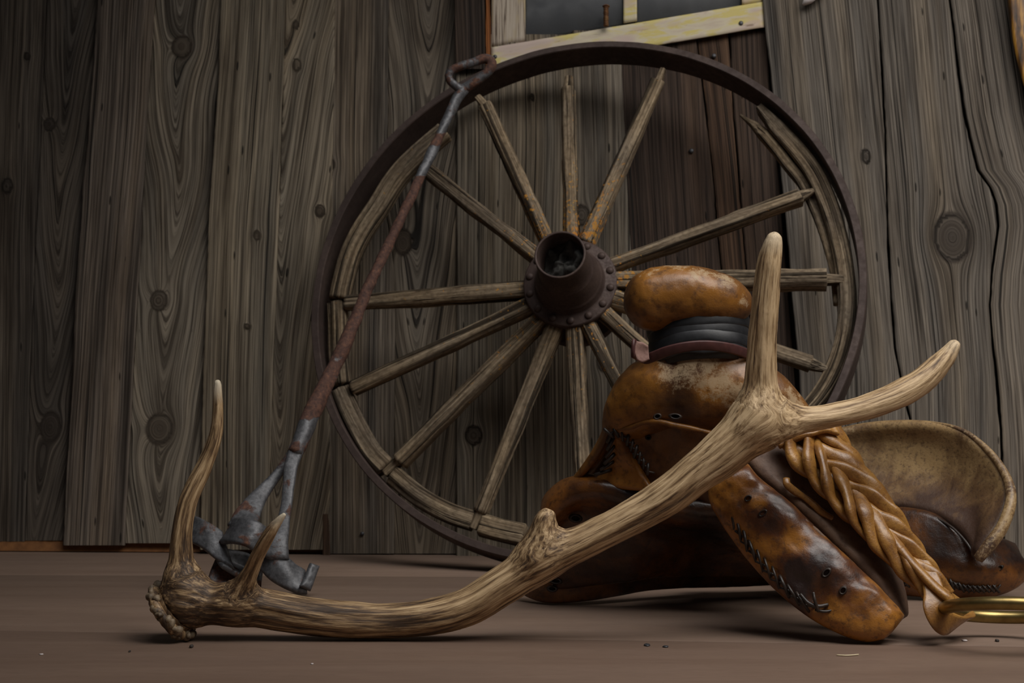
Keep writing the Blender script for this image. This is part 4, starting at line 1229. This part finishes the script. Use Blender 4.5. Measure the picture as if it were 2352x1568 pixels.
# thin rawhide flap edging the left side of the fork
V, FQ = pillow(px_rows([[(1408, 930, 2.17), (1392, 980, 2.175), (1366, 1030, 2.19), (1332, 1078, 2.215), (1296, 1120, 2.24), (1258, 1158, 2.265)],
                        [(1420, 950, 2.145), (1398, 1000, 2.155), (1374, 1045, 2.175), (1342, 1090, 2.205), (1310, 1130, 2.235), (1275, 1165, 2.26)]]), 0.010, 44, 14)
hide('fork_flap', V, FQ, 'hide')
V, FQ = pillow(px_rows([[(1404, 985, 2.24), (1440, 975, 2.24), (1520, 975, 2.25)], [(1372, 1060, 2.26), (1420, 1060, 2.26), (1520, 1060, 2.26)], [(1310, 1140, 2.29), (1400, 1140, 2.28), (1520, 1140, 2.28)]]), 0.012, 20, 20)
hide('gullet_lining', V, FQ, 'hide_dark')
# far bar: rolled front ear with lip
V, FQ = pillow(px_rows([[(1246, 1185, 2.255), (1262, 1140, 2.25), (1300, 1108, 2.24), (1350, 1098, 2.225), (1400, 1104, 2.21), (1470, 1122, 2.19), (1550, 1140, 2.175), (1700, 1160, 2.16)],
                        [(1252, 1200, 2.22), (1275, 1160, 2.21), (1312, 1130, 2.20), (1356, 1120, 2.19), (1405, 1126, 2.18), (1475, 1150, 2.17), (1556, 1170, 2.165), (1705, 1185, 2.16)],
                        [(1262, 1225, 2.245), (1290, 1195, 2.25), (1325, 1180, 2.25), (1368, 1176, 2.24), (1415, 1180, 2.225), (1485, 1195, 2.215), (1565, 1210, 2.215), (1720, 1225, 2.21)],
                        [(1272, 1280, 2.275), (1302, 1270, 2.275), (1338, 1262, 2.27), (1385, 1256, 2.26), (1432, 1256, 2.245), (1500, 1262, 2.26), (1590, 1268, 2.28), (1750, 1275, 2.30)],
                        [(1262, 1350, 2.31), (1300, 1350, 2.305), (1345, 1345, 2.30), (1400, 1338, 2.29), (1450, 1332, 2.28), (1515, 1322, 2.30), (1620, 1318, 2.33), (1790, 1318, 2.36)]]), 0.018, 56, 60, disp=lambda p: 0.0014 * fbm(p * 40, 3, 6))
hide('bar', V, FQ, 'hide_dark', 'far side bar with rolled glossy front ear', amber=spot_mask(V, [(1300, 1120, 2.22, 0.035), (1360, 1110, 2.2, 0.035), (1270, 1160, 2.23, 0.03)]) * 1.0 - 0.25)  # extra amber on the ear paints in the light on its lip
# triangular laced gusset
V, FQ = pillow(px_rows([[(1402, 992, 2.165), (1412, 990, 2.16), (1424, 992, 2.155)], [(1398, 1030, 2.18), (1420, 1032, 2.165), (1446, 1034, 2.155)], [(1390, 1070, 2.195), (1428, 1076, 2.175), (1474, 1080, 2.155)], [(1362, 1112, 2.20), (1425, 1124, 2.175), (1506, 1128, 2.15)]]), 0.014, 34, 34, disp=lambda p: 0.002 * fbm(p * 45, 3, 3))
hide('gusset', V, FQ, 'hide_pad', 'laced triangular rawhide gusset', amber=0.35)
# far bar foot near the floor and underside
V, FQ = pillow(px_rows([[(1200, 1300, 2.37), (1260, 1290, 2.33), (1340, 1270, 2.32), (1430, 1250, 2.33), (1540, 1235, 2.36), (1650, 1225, 2.38), (1850, 1215, 2.42)],
                        [(1196, 1345, 2.355), (1250, 1340, 2.315), (1340, 1322, 2.31), (1430, 1308, 2.33), (1540, 1295, 2.37), (1650, 1290, 2.40), (1870, 1280, 2.44)],
                        [(1212, 1366, 2.345), (1262, 1384, 2.318), (1340, 1380, 2.318), (1420, 1367, 2.34), (1500, 1352, 2.38), (1640, 1345, 2.43), (1880, 1335, 2.48)]]), 0.02, 50, 34, disp=lambda p: 0.0012 * fbm(p * 40, 3, 5))
V[:, 2] = np.maximum(V[:, 2], 0.0006)
hide('bar_foot', V, FQ, 'hide_dark', 'dark foot of the far bar on the floor')  # very dark hide stands in for the shade under the tree
# underside arch closing the tree between fork and rear
V, FQ = pillow(px_rows([[(1560, 1120, 2.22), (1660, 1100, 2.20), (1760, 1080, 2.19), (1850, 1080, 2.20)], [(1560, 1210, 2.32), (1680, 1180, 2.32), (1800, 1150, 2.32), (1900, 1130, 2.32)], [(1600, 1300, 2.44), (1740, 1260, 2.43), (1880, 1220, 2.42), (1990, 1190, 2.42)]]), 0.018, 30, 30)
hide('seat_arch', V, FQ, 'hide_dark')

# near bar: padded front and dull outer skirt
pad_rows = [[(1642, 1106, 2.062), (1632, 1145, 2.056), (1652, 1190, 2.045), (1690, 1248, 2.03), (1735, 1305, 2.014), (1790, 1362, 1.997), (1850, 1412, 1.980), (1915, 1450, 1.966), (1985, 1474, 1.955), (2030, 1468, 1.952)],
            [(1662, 1090, 2.045), (1670, 1132, 2.038), (1700, 1180, 2.025), (1740, 1230, 2.012), (1790, 1284, 1.996), (1846, 1336, 1.982), (1900, 1380, 1.97), (1955, 1416, 1.961), (2008, 1444, 1.954), (2045, 1456, 1.953)],
            [(1690, 1076, 2.040), (1714, 1118, 2.030), (1750, 1158, 2.018), (1792, 1200, 2.004), (1842, 1250, 1.990), (1892, 1298, 1.978), (1942, 1342, 1.969), (1988, 1382, 1.961), (2030, 1418, 1.957), (2058, 1440, 1.957)],
            [(1712, 1066, 2.050), (1744, 1104, 2.042), (1788, 1138, 2.032), (1832, 1176, 2.020), (1880, 1222, 2.006), (1930, 1270, 1.994), (1976, 1312, 1.985), (2016, 1352, 1.977), (2050, 1392, 1.972), (2068, 1424, 1.970)]]
V, FQ = pillow(px_rows(pad_rows), 0.034, 80, 50, rad=0.022, disp=lambda p: 0.0036 * fbm(p * 30, 3, 12))
V[:, 2] = np.maximum(V[:, 2], 0.0006)
am = spot_mask(V, [(1650, 1140, 2.04, 0.035), (1690, 1220, 2.02, 0.030), (1735, 1270, 2.0, 0.025), (1990, 1460, 1.95, 0.05), (1900, 1430, 1.96, 0.03), (1745, 1150, 2.0, 0.012), (1830, 1250, 1.98, 0.018)]) * 0.9 - spot_mask(V, [(1780, 1200, 2.0, 0.03), (1860, 1290, 1.97, 0.035), (1930, 1350, 1.95, 0.04), (1980, 1400, 1.95, 0.03)]) * 0.8
pad = hide('bar_pad', V, FQ, 'hide_pad', 'stained padded front of the near bar', amber=am)
V, FQ = pillow(px_rows([[(1690, 1040, 2.075), (1740, 1092, 2.062), (1790, 1134, 2.045), (1836, 1174, 2.032), (1884, 1220, 2.018), (1934, 1268, 2.006), (1982, 1314, 1.996), (2030, 1370, 1.986), (2062, 1430, 1.978)],
                        [(1740, 1010, 2.09), (1800, 1062, 2.08), (1846, 1106, 2.066), (1890, 1148, 2.052), (1932, 1196, 2.038), (1974, 1246, 2.026), (2012, 1298, 2.016), (2046, 1362, 2.004), (2068, 1426, 1.992)],
                        [(1790, 990, 2.13), (1852, 1030, 2.125), (1900, 1076, 2.115), (1944, 1120, 2.105), (1984, 1170, 2.095), (2018, 1226, 2.085), (2044, 1286, 2.07), (2064, 1352, 2.05), (2074, 1420, 2.02)]]), 0.020, 60, 36, disp=lambda p: 0.0012 * fbm(p * 30, 3, 13))
V[:, 2] = np.maximum(V[:, 2], 0.0006)
hide('bar_skirt', V, FQ, 'hide_skirt', 'dull brown outer skirt of the near bar')

# rear bar and cantle
V, FQ = pillow(px_rows([[(1850, 1110, 2.30), (1900, 1135, 2.38), (1960, 1150, 2.44), (2030, 1165, 2.425), (2090, 1166, 2.40), (2150, 1180, 2.375), (2200, 1214, 2.35), (2240, 1240, 2.35), (2290, 1238, 2.39), (2322, 1252, 2.42)],
                        [(1860, 1165, 2.28), (1905, 1190, 2.36), (1965, 1210, 2.425), (2035, 1222, 2.40), (2100, 1230, 2.375), (2160, 1244, 2.352), (2212, 1266, 2.335), (2256, 1280, 2.335), (2306, 1280, 2.36), (2340, 1286, 2.385)],
                        [(1880, 1240, 2.25), (1920, 1265, 2.34), (1975, 1290, 2.405), (2045, 1296, 2.385), (2105, 1302, 2.36), (2165, 1308, 2.34), (2220, 1314, 2.325), (2272, 1316, 2.325), (2320, 1312, 2.345), (2350, 1308, 2.37)],
                        [(1900, 1310, 2.24), (1940, 1335, 2.33), (1990, 1358, 2.40), (2060, 1366, 2.385), (2115, 1370, 2.365), (2175, 1373, 2.35), (2230, 1373, 2.345), (2285, 1366, 2.35), (2325, 1350, 2.36), (2346, 1332, 2.375)]]), 0.024, 76, 44, rad=0.014, disp=lambda p: 0.0014 * fbm(p * 30, 3, 14))
V[:, 2] = np.maximum(V[:, 2], 0.0006)
hide('rear_bar', V, FQ, 'hide_dark', 'brown rear end of the near bar with laced lower edge', 0.2, amber=np.clip((0.055 - V[:, 2]) / 0.06, -0.3, 0.7))
V, FQ = pillow(px_rows([[(1840, 1030, 2.54), (1900, 992, 2.53), (1975, 973, 2.51), (2060, 965, 2.475), (2145, 968, 2.435), (2215, 986, 2.395), (2276, 1034, 2.355), (2316, 1094, 2.32), (2326, 1148, 2.295), (2306, 1214, 2.28), (2254, 1284, 2.275)],
                        [(1860, 1062, 2.535), (1915, 1036, 2.535), (1985, 1020, 2.52), (2060, 1018, 2.49), (2130, 1026, 2.455), (2190, 1048, 2.42), (2240, 1090, 2.38), (2272, 1134, 2.345), (2282, 1170, 2.315), (2272, 1218, 2.295), (2248, 1278, 2.28)],
                        [(1870, 1110, 2.52), (1930, 1100, 2.52), (1995, 1092, 2.50), (2058, 1092, 2.475), (2116, 1102, 2.445), (2166, 1122, 2.415), (2208, 1150, 2.38), (2238, 1182, 2.345), (2250, 1210, 2.32), (2250, 1242, 2.305), (2244, 1278, 2.29)],
                        [(1880, 1165, 2.48), (1940, 1168, 2.47), (2000, 1168, 2.45), (2056, 1170, 2.425), (2104, 1176, 2.40), (2148, 1188, 2.375), (2184, 1208, 2.35), (2210, 1232, 2.33), (2226, 1252, 2.315), (2234, 1268, 2.305), (2238, 1280, 2.30)]]), 0.022, 80, 50, rad=0.013, disp=lambda p: 0.0010 * fbm(p * 25, 3, 15))
wv = np.clip(0.5 + 0.5 * vnoise(V * np.array([30, 30, 9]), 3), 0, 1) * np.clip((V[:, 2] - 0.15) / 0.12, 0, 1)
hide('cantle', V, FQ, 'hide_seat', 'high mottled dish-shaped cantle', wv * 0.9, amber=np.clip((V[:, 2] - 0.19) / 0.07, -0.9, 0.45))
# rolled rim bead along the cantle's right edge
p, r = chain([(2060, 969, 2, 2.478), (2140, 971, 3, 2.437), (2213, 990, 5, 2.392), (2273, 1038, 8, 2.35), (2312, 1096, 10, 2.313), (2322, 1148, 13, 2.285), (2302, 1210, 14, 2.268), (2272, 1252, 15, 2.262), (2246, 1284, 12, 2.262)])
V, FQ, G = tube(p, r, ns=14)
hide('cantle_roll', V, FQ, 'hide_seat', 'pale rolled edge of the cantle', 0.6)
# seam welt between cantle and seat
p, r = chain([(1990, 1170, 3.2, 2.438), (2050, 1172, 3.2, 2.412), (2104, 1177, 3.2, 2.388), (2148, 1189, 3.2, 2.363), (2184, 1209, 3.2, 2.338), (2210, 1234, 3.2, 2.318), (2228, 1258, 3.2, 2.303), (2238, 1280, 3.2, 2.295)])
V, FQ, G = tube(p, r, ns=8)
mk('seam_welt', V, FQ, M['thong'], saddle)


# lacing
def lacing(seam, n, lean, w, r, name='lacing', lift=-0.012, seed=0, zig=True):
    s = catmull(np.array(seam, float), n * 2 + 1)
    rg = random.Random(seed); parts = []
    for k in range(n):
        a = s[2 * k]; b = s[2 * k + 1]
        tx, ty = s[min(2 * k + 2, len(s) - 1)][:2] - a[:2]; l = math.hypot(tx, ty) + 1e-6; nx, ny = -ty / l, tx / l
        w_ = w * rg.uniform(0.75, 1.2); sg = 1
        q = []
        for t in np.linspace(-1, 1, 7):
            ax = a[0] + nx * w_ * t + tx * lean * t; ay = a[1] + ny * w_ * t + ty * lean * t
            q.append(P(ax, ay, a[2] + lift * (1 - t * t) * 0.5 + lift * 0.3))
        V, FQ, G = tube(catmull(np.array(q), 11), r * rg.uniform(0.8, 1.15), ns=7)
        parts.append((V, FQ))
        if zig:
            q = [P(b[0] + nx * w_ * t - tx * lean * t, b[1] + ny * w_ * t - ty * lean * t, b[2] + lift * (1 - t * t) * 0.3 + lift * 0.2) for t in np.linspace(-.8, .8, 5)]
            V, FQ, G = tube(catmull(np.array(q), 8), r * rg.uniform(0.6, 0.9), ns=6); parts.append((V, FQ))
    V, FQ, _ = cat_parts(parts)
    return mk(name, V, FQ, M['thong'], saddle)


lacing([(1684, 1196, 2.026), (1712, 1242, 2.014), (1745, 1286, 2.002), (1785, 1330, 1.988), (1828, 1370, 1.974), (1866, 1398, 1.963)], 10, 0.9, 11, 0.0021, seed=1, lift=-0.018)
p, r = chain([(1838, 1364, 4, 1.957), (1856, 1384, 5, 1.952), (1878, 1392, 5, 1.950), (1902, 1388, 4, 1.952)])
V, FQ, _ = tube(p, r, ns=8)
p2, r2 = chain([(1868, 1360, 3.5, 1.952), (1872, 1380, 4, 1.948), (1880, 1404, 3.5, 1.950)])
p3, r3 = chain([(1872, 1400, 3, 1.952), (1895, 1404, 3.5, 1.951), (1914, 1400, 2.5, 1.952)])
V, FQ, _ = cat_parts([tube(p, r, ns=8)[:2], tube(p2, r2, ns=8)[:2], tube(p3, r3, ns=8)[:2]])
mk('thong_knot', V, FQ, M['thong'], saddle)
lacing([(1398, 994, 2.15), (1420, 994, 2.145), (1444, 1012, 2.14), (1462, 1040, 2.138), (1480, 1066, 2.138), (1498, 1090, 2.135)], 9, 0.6, 9, 0.0022, seed=2, lift=-0.008)
lacing([(1402, 1000, 2.156), (1403, 1030, 2.162), (1400, 1056, 2.168), (1388, 1080, 2.178), (1374, 1098, 2.185)], 6, 0.9, 9, 0.0028, seed=3, lift=-0.008, zig=False)
lacing([(2062, 1340, 2.362), (2085, 1339, 2.355), (2112, 1342, 2.345)], 5, 0.7, 7, 0.0020, seed=4, lift=-0.008)
lacing([(2176, 1338, 2.328), (2215, 1350, 2.322), (2255, 1352, 2.318), (2298, 1350, 2.328)], 11, 0.7, 8, 0.0020, seed=5, lift=-0.008)
# crack-like welt between pad and skirt
p, r = chain([(1712, 1078, 4, 2.035), (1740, 1112, 4.5, 2.026), (1770, 1140, 4, 2.018), (1810, 1162, 4.5, 2.008), (1850, 1196, 4, 1.998), (1890, 1232, 4.5, 1.988), (1926, 1264, 3.5, 1.981), (1948, 1286, 2.5, 1.978)])
V, FQ, G = tube(p, r, ns=8, disp=lambda g: 0.001 * vnoise(g * np.array([1, 1, 120]), 4))
hide('pad_welt', V, FQ, 'hide_skirt')


# punched holes: small dark wells with a raised lip
def punched(px, py, d, rx, ry, rot=0.0):
    c = P(px, py, d); view = CAM - c; view /= np.linalg.norm(view)
    u = np.cross(view, [0, 0, 1]); u /= np.linalg.norm(u); v = np.cross(u, view)
    u, v = u * math.cos(rot) + v * math.sin(rot), v * math.cos(rot) - u * math.sin(rot)
    t = np.linspace(0, 2 * np.pi, 20, endpoint=False); sx, sy = rx * d / F, ry * d / F
    rows = []
    for q, h in ((1.5, -0.006), (1.25, 0.0006), (1.0, 0.0012), (0.8, 0.0), (0.65, -0.005), (0.02, -0.006)):
        rows.append(c + (np.cos(t)[:, None] * u * sx + np.sin(t)[:, None] * v * sy) * q + view * h)
    return mk('punched_hole', np.array(rows), grid_faces(6, 20, True), M['thong'], saddle)


for q in ((1718, 1144, 2.005, 7, 5, -.6), (1752, 1178, 1.994, 9, 5, -.6), (1898, 1315, 1.952, 10, 6, -.8), (1936, 1356, 1.944, 8, 6, -.9), (1510, 956, 2.080, 7, 5, -.3), (1551, 956, 2.074, 11, 5, 0.1), (1489, 1005, 2.137, 5, 4, 0), (1322, 1190, 2.225, 11, 7, 0.1), (1276, 1334, 2.285, 11, 5, 0.1), (1268, 1352, 2.29, 9, 5, 0.1), (2295, 1305, 2.318, 8, 4, -.6)):
    punched(*q)

# braided rigging (six plaited rawhide strands) and ring loop
spine = [(1850, 985, 2.078), (1880, 1035, 2.058), (1925, 1092, 2.038), (1975, 1150, 2.020), (2025, 1212, 2.004), (2078, 1278, 1.988), (2128, 1335, 1.972), (2165, 1376, 1.962)]
nS = 170
spn = catmull(np.array([P(*q) for q in spine]), nS)
T = np.gradient(spn, axis=0); T /= np.linalg.norm(T, axis=1)[:, None]
view = CAM - spn; view /= np.linalg.norm(view, axis=1)[:, None]
out_ = view * 0.75 + np.array([0.35, 0, 0.55]); out_ -= T * (out_ * T).sum(1)[:, None]; out_ /= np.linalg.norm(out_, axis=1)[:, None]
lat = np.cross(T, out_)
t = np.linspace(0, 1, nS)
Aw = np.interp(t, [0, 0.15, 0.45, 0.7, 0.88, 1.0], [0.047, 0.050, 0.040, 0.028, 0.019, 0.014])
turns = 0.95
NSTR = 8
for k in range(NSTR):
    th = 2 * np.pi * (turns * t + k / NSTR + 0.025 * vnoise(np.stack([t * 5, t * 0 + k * 3.3, t * 0], -1), k))
    tri = np.arcsin(np.sin(th) * 0.96) / (np.pi / 2) * 1.06
    x = Aw * tri
    z = 0.0085 * np.sin(2 * th + 0.25) + 0.004
    path = spn + lat * x[:, None] + out_ * z[:, None]
    Tp = np.gradient(path, axis=0); Tp /= np.linalg.norm(Tp, axis=1)[:, None]
    nB = out_ - Tp * (out_ * Tp).sum(1)[:, None]; nB /= np.linalg.norm(nB, axis=1)[:, None]
    tw = 0.5 * np.sin(th * 1.0 + k) + 0.45 * np.cos(th)
    nA = np.cross(Tp, nB)
    A2 = nA * np.cos(tw)[:, None] + nB * np.sin(tw)[:, None]; B2 = np.cross(Tp, A2) * -1
    wd_ = np.interp(t, [0, 0.5, 0.8, 1], [0.0118, 0.0112, 0.0092, 0.0068]) * (1 + 0.12 * np.sin(7 * t * 6.28 + k))
    V, FQ, G = tube(path, wd_, wd_ * 0.56, ns=14, A_B=(Tp, A2, B2), power=2.3, disp=lambda g: 0.0007 * fbm(g * np.array([60, 60, 40]), 2, k))
    hide('braid_strand', V, FQ, 'braid')
# loose strand end
p, r = chain([(1806, 1098, 8, 2.035), (1808, 1112, 9, 2.03), (1826, 1128, 9, 2.03), (1845, 1140, 7, 2.03), (1866, 1156, 8, 2.025), (1888, 1176, 8, 2.02), (1912, 1190, 6, 2.015)])
V, FQ, G = tube(p, r, r * 0.5, ns=10)
hide('loose_strand', V, FQ, 'braid')
# knotted collar where the plait leaves the fork
V, FQ = pillow(px_rows([[(1776, 1010, 2.06), (1830, 988, 2.058), (1890, 972, 2.06), (1920, 976, 2.065)], [(1790, 1030, 2.048), (1838, 1010, 2.044), (1896, 992, 2.046), (1928, 1000, 2.053)]]), 0.010, 30, 12, disp=lambda p: 0.003 * fbm(p * 60, 2, 3))
hide('braid_collar', V, FQ, 'braid')
# loop strap round the ring
lp = [(2096, 1268, 1.985), (2120, 1300, 1.972), (2138, 1332, 1.958), (2146, 1366, 1.944), (2146, 1398, 1.934), (2160, 1424, 1.932), (2188, 1434, 1.945), (2212, 1426, 1.970), (2220, 1412, 1.99), (2212, 1398, 2.0), (2190, 1382, 1.995), (2168, 1366, 1.985), (2140, 1336, 1.985)]
path = catmull(np.array([P(*q) for q in lp]), 90)
up_ = np.array([1.0, 0.15, 0.25])
ups = np.linspace(0, 1, 90)[:, None]
upv = (1 - ups) * np.array([1.0, 0.0, 0.5]) + ups * np.array([0.8, 0.9, 0.3])
hv = np.interp(np.linspace(0, 1, 90), [0, 0.2, 0.45, 0.6, 0.8, 1], [0.010, 0.013, 0.0165, 0.013, 0.011, 0.010])
V, FQ, G = ribbon(path, hv, 0.0024, upv)
V[:, 2] = np.maximum(V[:, 2], 0.0008)
hide('ring_loop', V, FQ, 'braid', 'flat strap looped round the brass ring')
lp2 = [(2070, 1262, 1.978), (2102, 1300, 1.964), (2140, 1340, 1.95), (2172, 1368, 1.938), (2186, 1378, 1.938)]
path = catmull(np.array([P(*q) for q in lp2]), 60)
V, FQ, G = tube(path, 0.0085, 0.006, ns=12, disp=lambda g: 0.0006 * fbm(g * np.array([60, 60, 40]), 2, 3))
hide('braid_strand', V, FQ, 'braid')

# ================================================================== BRASS RING
rl = P(2178, 1400, 1.95)
far = P(2330, 1438, 2.026); near = P(2330, 1406, 1.872)
rd = far - near; rd /= np.linalg.norm(rd)
Rr = 0.080
ex = np.array([1.0, 0.0, -0.05]); ex -= rd * (ex @ rd); ex /= np.linalg.norm(ex)
rcn = rl + ex * (Rr - 0.006)
t = np.linspace(0, 2 * np.pi, 96, endpoint=False)
path = rcn + Rr * (np.cos(t)[:, None] * ex + np.sin(t)[:, None] * rd)
path[:, 2] = np.maximum(path[:, 2], 0.0088)
rn = np.cross(ex, rd)
Tt = np.roll(path, -1, 0) - np.roll(path, 1, 0); Tt /= np.linalg.norm(Tt, axis=1)[:, None]
Bb = rn - Tt * (Tt @ rn)[:, None]; Bb /= np.linalg.norm(Bb, axis=1)[:, None]; Aa = np.cross(Tt, Bb)
V, FQ, G = tube(path, 0.0086, 0.0086, ns=20, closed=True, A_B=(Tt, Aa, Bb))
tag(mk('rigging_ring', V, FQ, M['brass']), 'brass ring held in the braided loop at the right edge', 'ring')

# ================================================================== SMALL THINGS
# pale pointed thing at the top edge of the wall
V, FQ = pillow([[PW(1842, 12, -0.030), PW(1845, 11, -0.031), PW(1848, 10, -0.030)], [PW(1846, 0, -0.036), PW(1856, 2, -0.042), PW(1868, 3, -0.036)], [PW(1856, -30, -0.036), PW(1876, -28, -0.046), PW(1900, -30, -0.036)], [PW(1880, -70, -0.030), PW(1890, -70, -0.032), PW(1900, -72, -0.030)]], 0.006, 16, 24)
tag(mk('shell_ornament', V, FQ, M['pale']), 'pale pointed shell-like ornament at the top edge of the grey wall', 'ornament')
# varnished board at the right edge
left = [(2300, -160), (2314, 0), (2319, 50), (2328, 110), (2340, 160), (2356, 215), (2380, 290), (2400, 340)]
Vv = []
for (x, y), k in zip(left, range(len(left))):
    Vv.append([PW(x, y, -0.024), PW(x + 2, y, -0.052), PW(x + 10, y, -0.056), PW(x + 60, y, -0.057), PW(2470, y, -0.055), PW(2476, y, -0.05), PW(2476, y, -0.024)])
V = np.array([catmull(np.array(Vv)[:, c], 60) for c in range(7)]).transpose(1, 0, 2)
FQ = grid_faces(60, 7, True)
n7 = 59 * 7
capb = np.array([[n7, n7 + 1, n7 + 5, n7 + 6], [n7 + 1, n7 + 2, n7 + 4, n7 + 5], [0, 6, 5, 1], [1, 5, 4, 2]])
tag(mk('varnished_board', V, np.vstack([FQ, capb]), M['amberwood'], None, False), 'varnished amber board with black streaks hanging at the top right edge', 'board')


# grit and slivers on the floor
def chip(px, py, sx, sy, h, mat, name, label, cat, group=None, rot=0.0):
    c = floor_pt(px, py); c[2] = 0
    d = c[1]; sx, sy = sx * d / F, sy * d / F
    rg = random.Random(int(px)); n = 8
    ring = lambda q, z: [(c[0] + (math.cos(t) * math.cos(rot) * sx - math.sin(t) * math.sin(rot) * sy) * q * rg.uniform(.75, 1.15), c[1] + (math.cos(t) * math.sin(rot) * sx + math.sin(t) * math.cos(rot) * sy) * q * rg.uniform(.75, 1.15), z) for t in np.linspace(0, 2 * np.pi, n, endpoint=False)]
    V = np.array([ring(0.8, 0.0002), ring(1.0, h * 0.4), ring(0.7, h), ring(0.05, h * 1.05)]).reshape(-1, 3)
    return tag(mk(name, V, grid_faces(4, n, True), mat), label, cat, group)


chip(1486, 1482, 9, 14, 0.002, M['nail'], 'metal_sliver', 'left of two grey metal slivers on the floor below the saddle', 'sliver', 'metal slivers on the floor')
chip(1529, 1486, 8, 10, 0.002, M['nail'], 'metal_sliver', 'right of two grey metal slivers on the floor below the saddle', 'sliver', 'metal slivers on the floor')
chip(2215, 1472, 7, 8, 0.002, M['pale'], 'paint_flake', 'tiny shiny flake on the floor below the brass ring loop', 'flake')
chip(2290, 1473, 5, 8, 0.003, M['crumb'], 'grit_crumb', 'dark crumb on the floor below the brass ring', 'crumb')
chip(440, 1487, 5, 10, 0.004, M['crumb'], 'grit_crumb', 'dark crumb on the floor just below the antler burr', 'crumb')
chip(298, 1497, 3, 6, 0.002, M['crumb'], 'grit_crumb', 'small dark crumb on the bare floor left of the antler burr', 'crumb')
chip(95, 1503, 6, 5, 0.0012, M['pale'], 'paint_flake', 'pale flake on the floor at far left', 'flake')
chip(717, 1525, 4, 5, 0.0012, M['pale'], 'paint_flake', 'tiny pale flake on the floor in front of the antler beam', 'flake')
path = np.array([floor_pt(x, y) + np.array([0, 0, 0.0012]) for x, y in [(1922, 1506), (1945, 1507), (1972, 1505)]])
V, FQ, G = tube(catmull(path, 12), 0.0009, ns=7)
tag(mk('straw', V, FQ, M['straw']), 'short pale straw on the floor at the lower right', 'straw')

for o in bpy.data.objects:
    if '_o' in o: del o['_o']
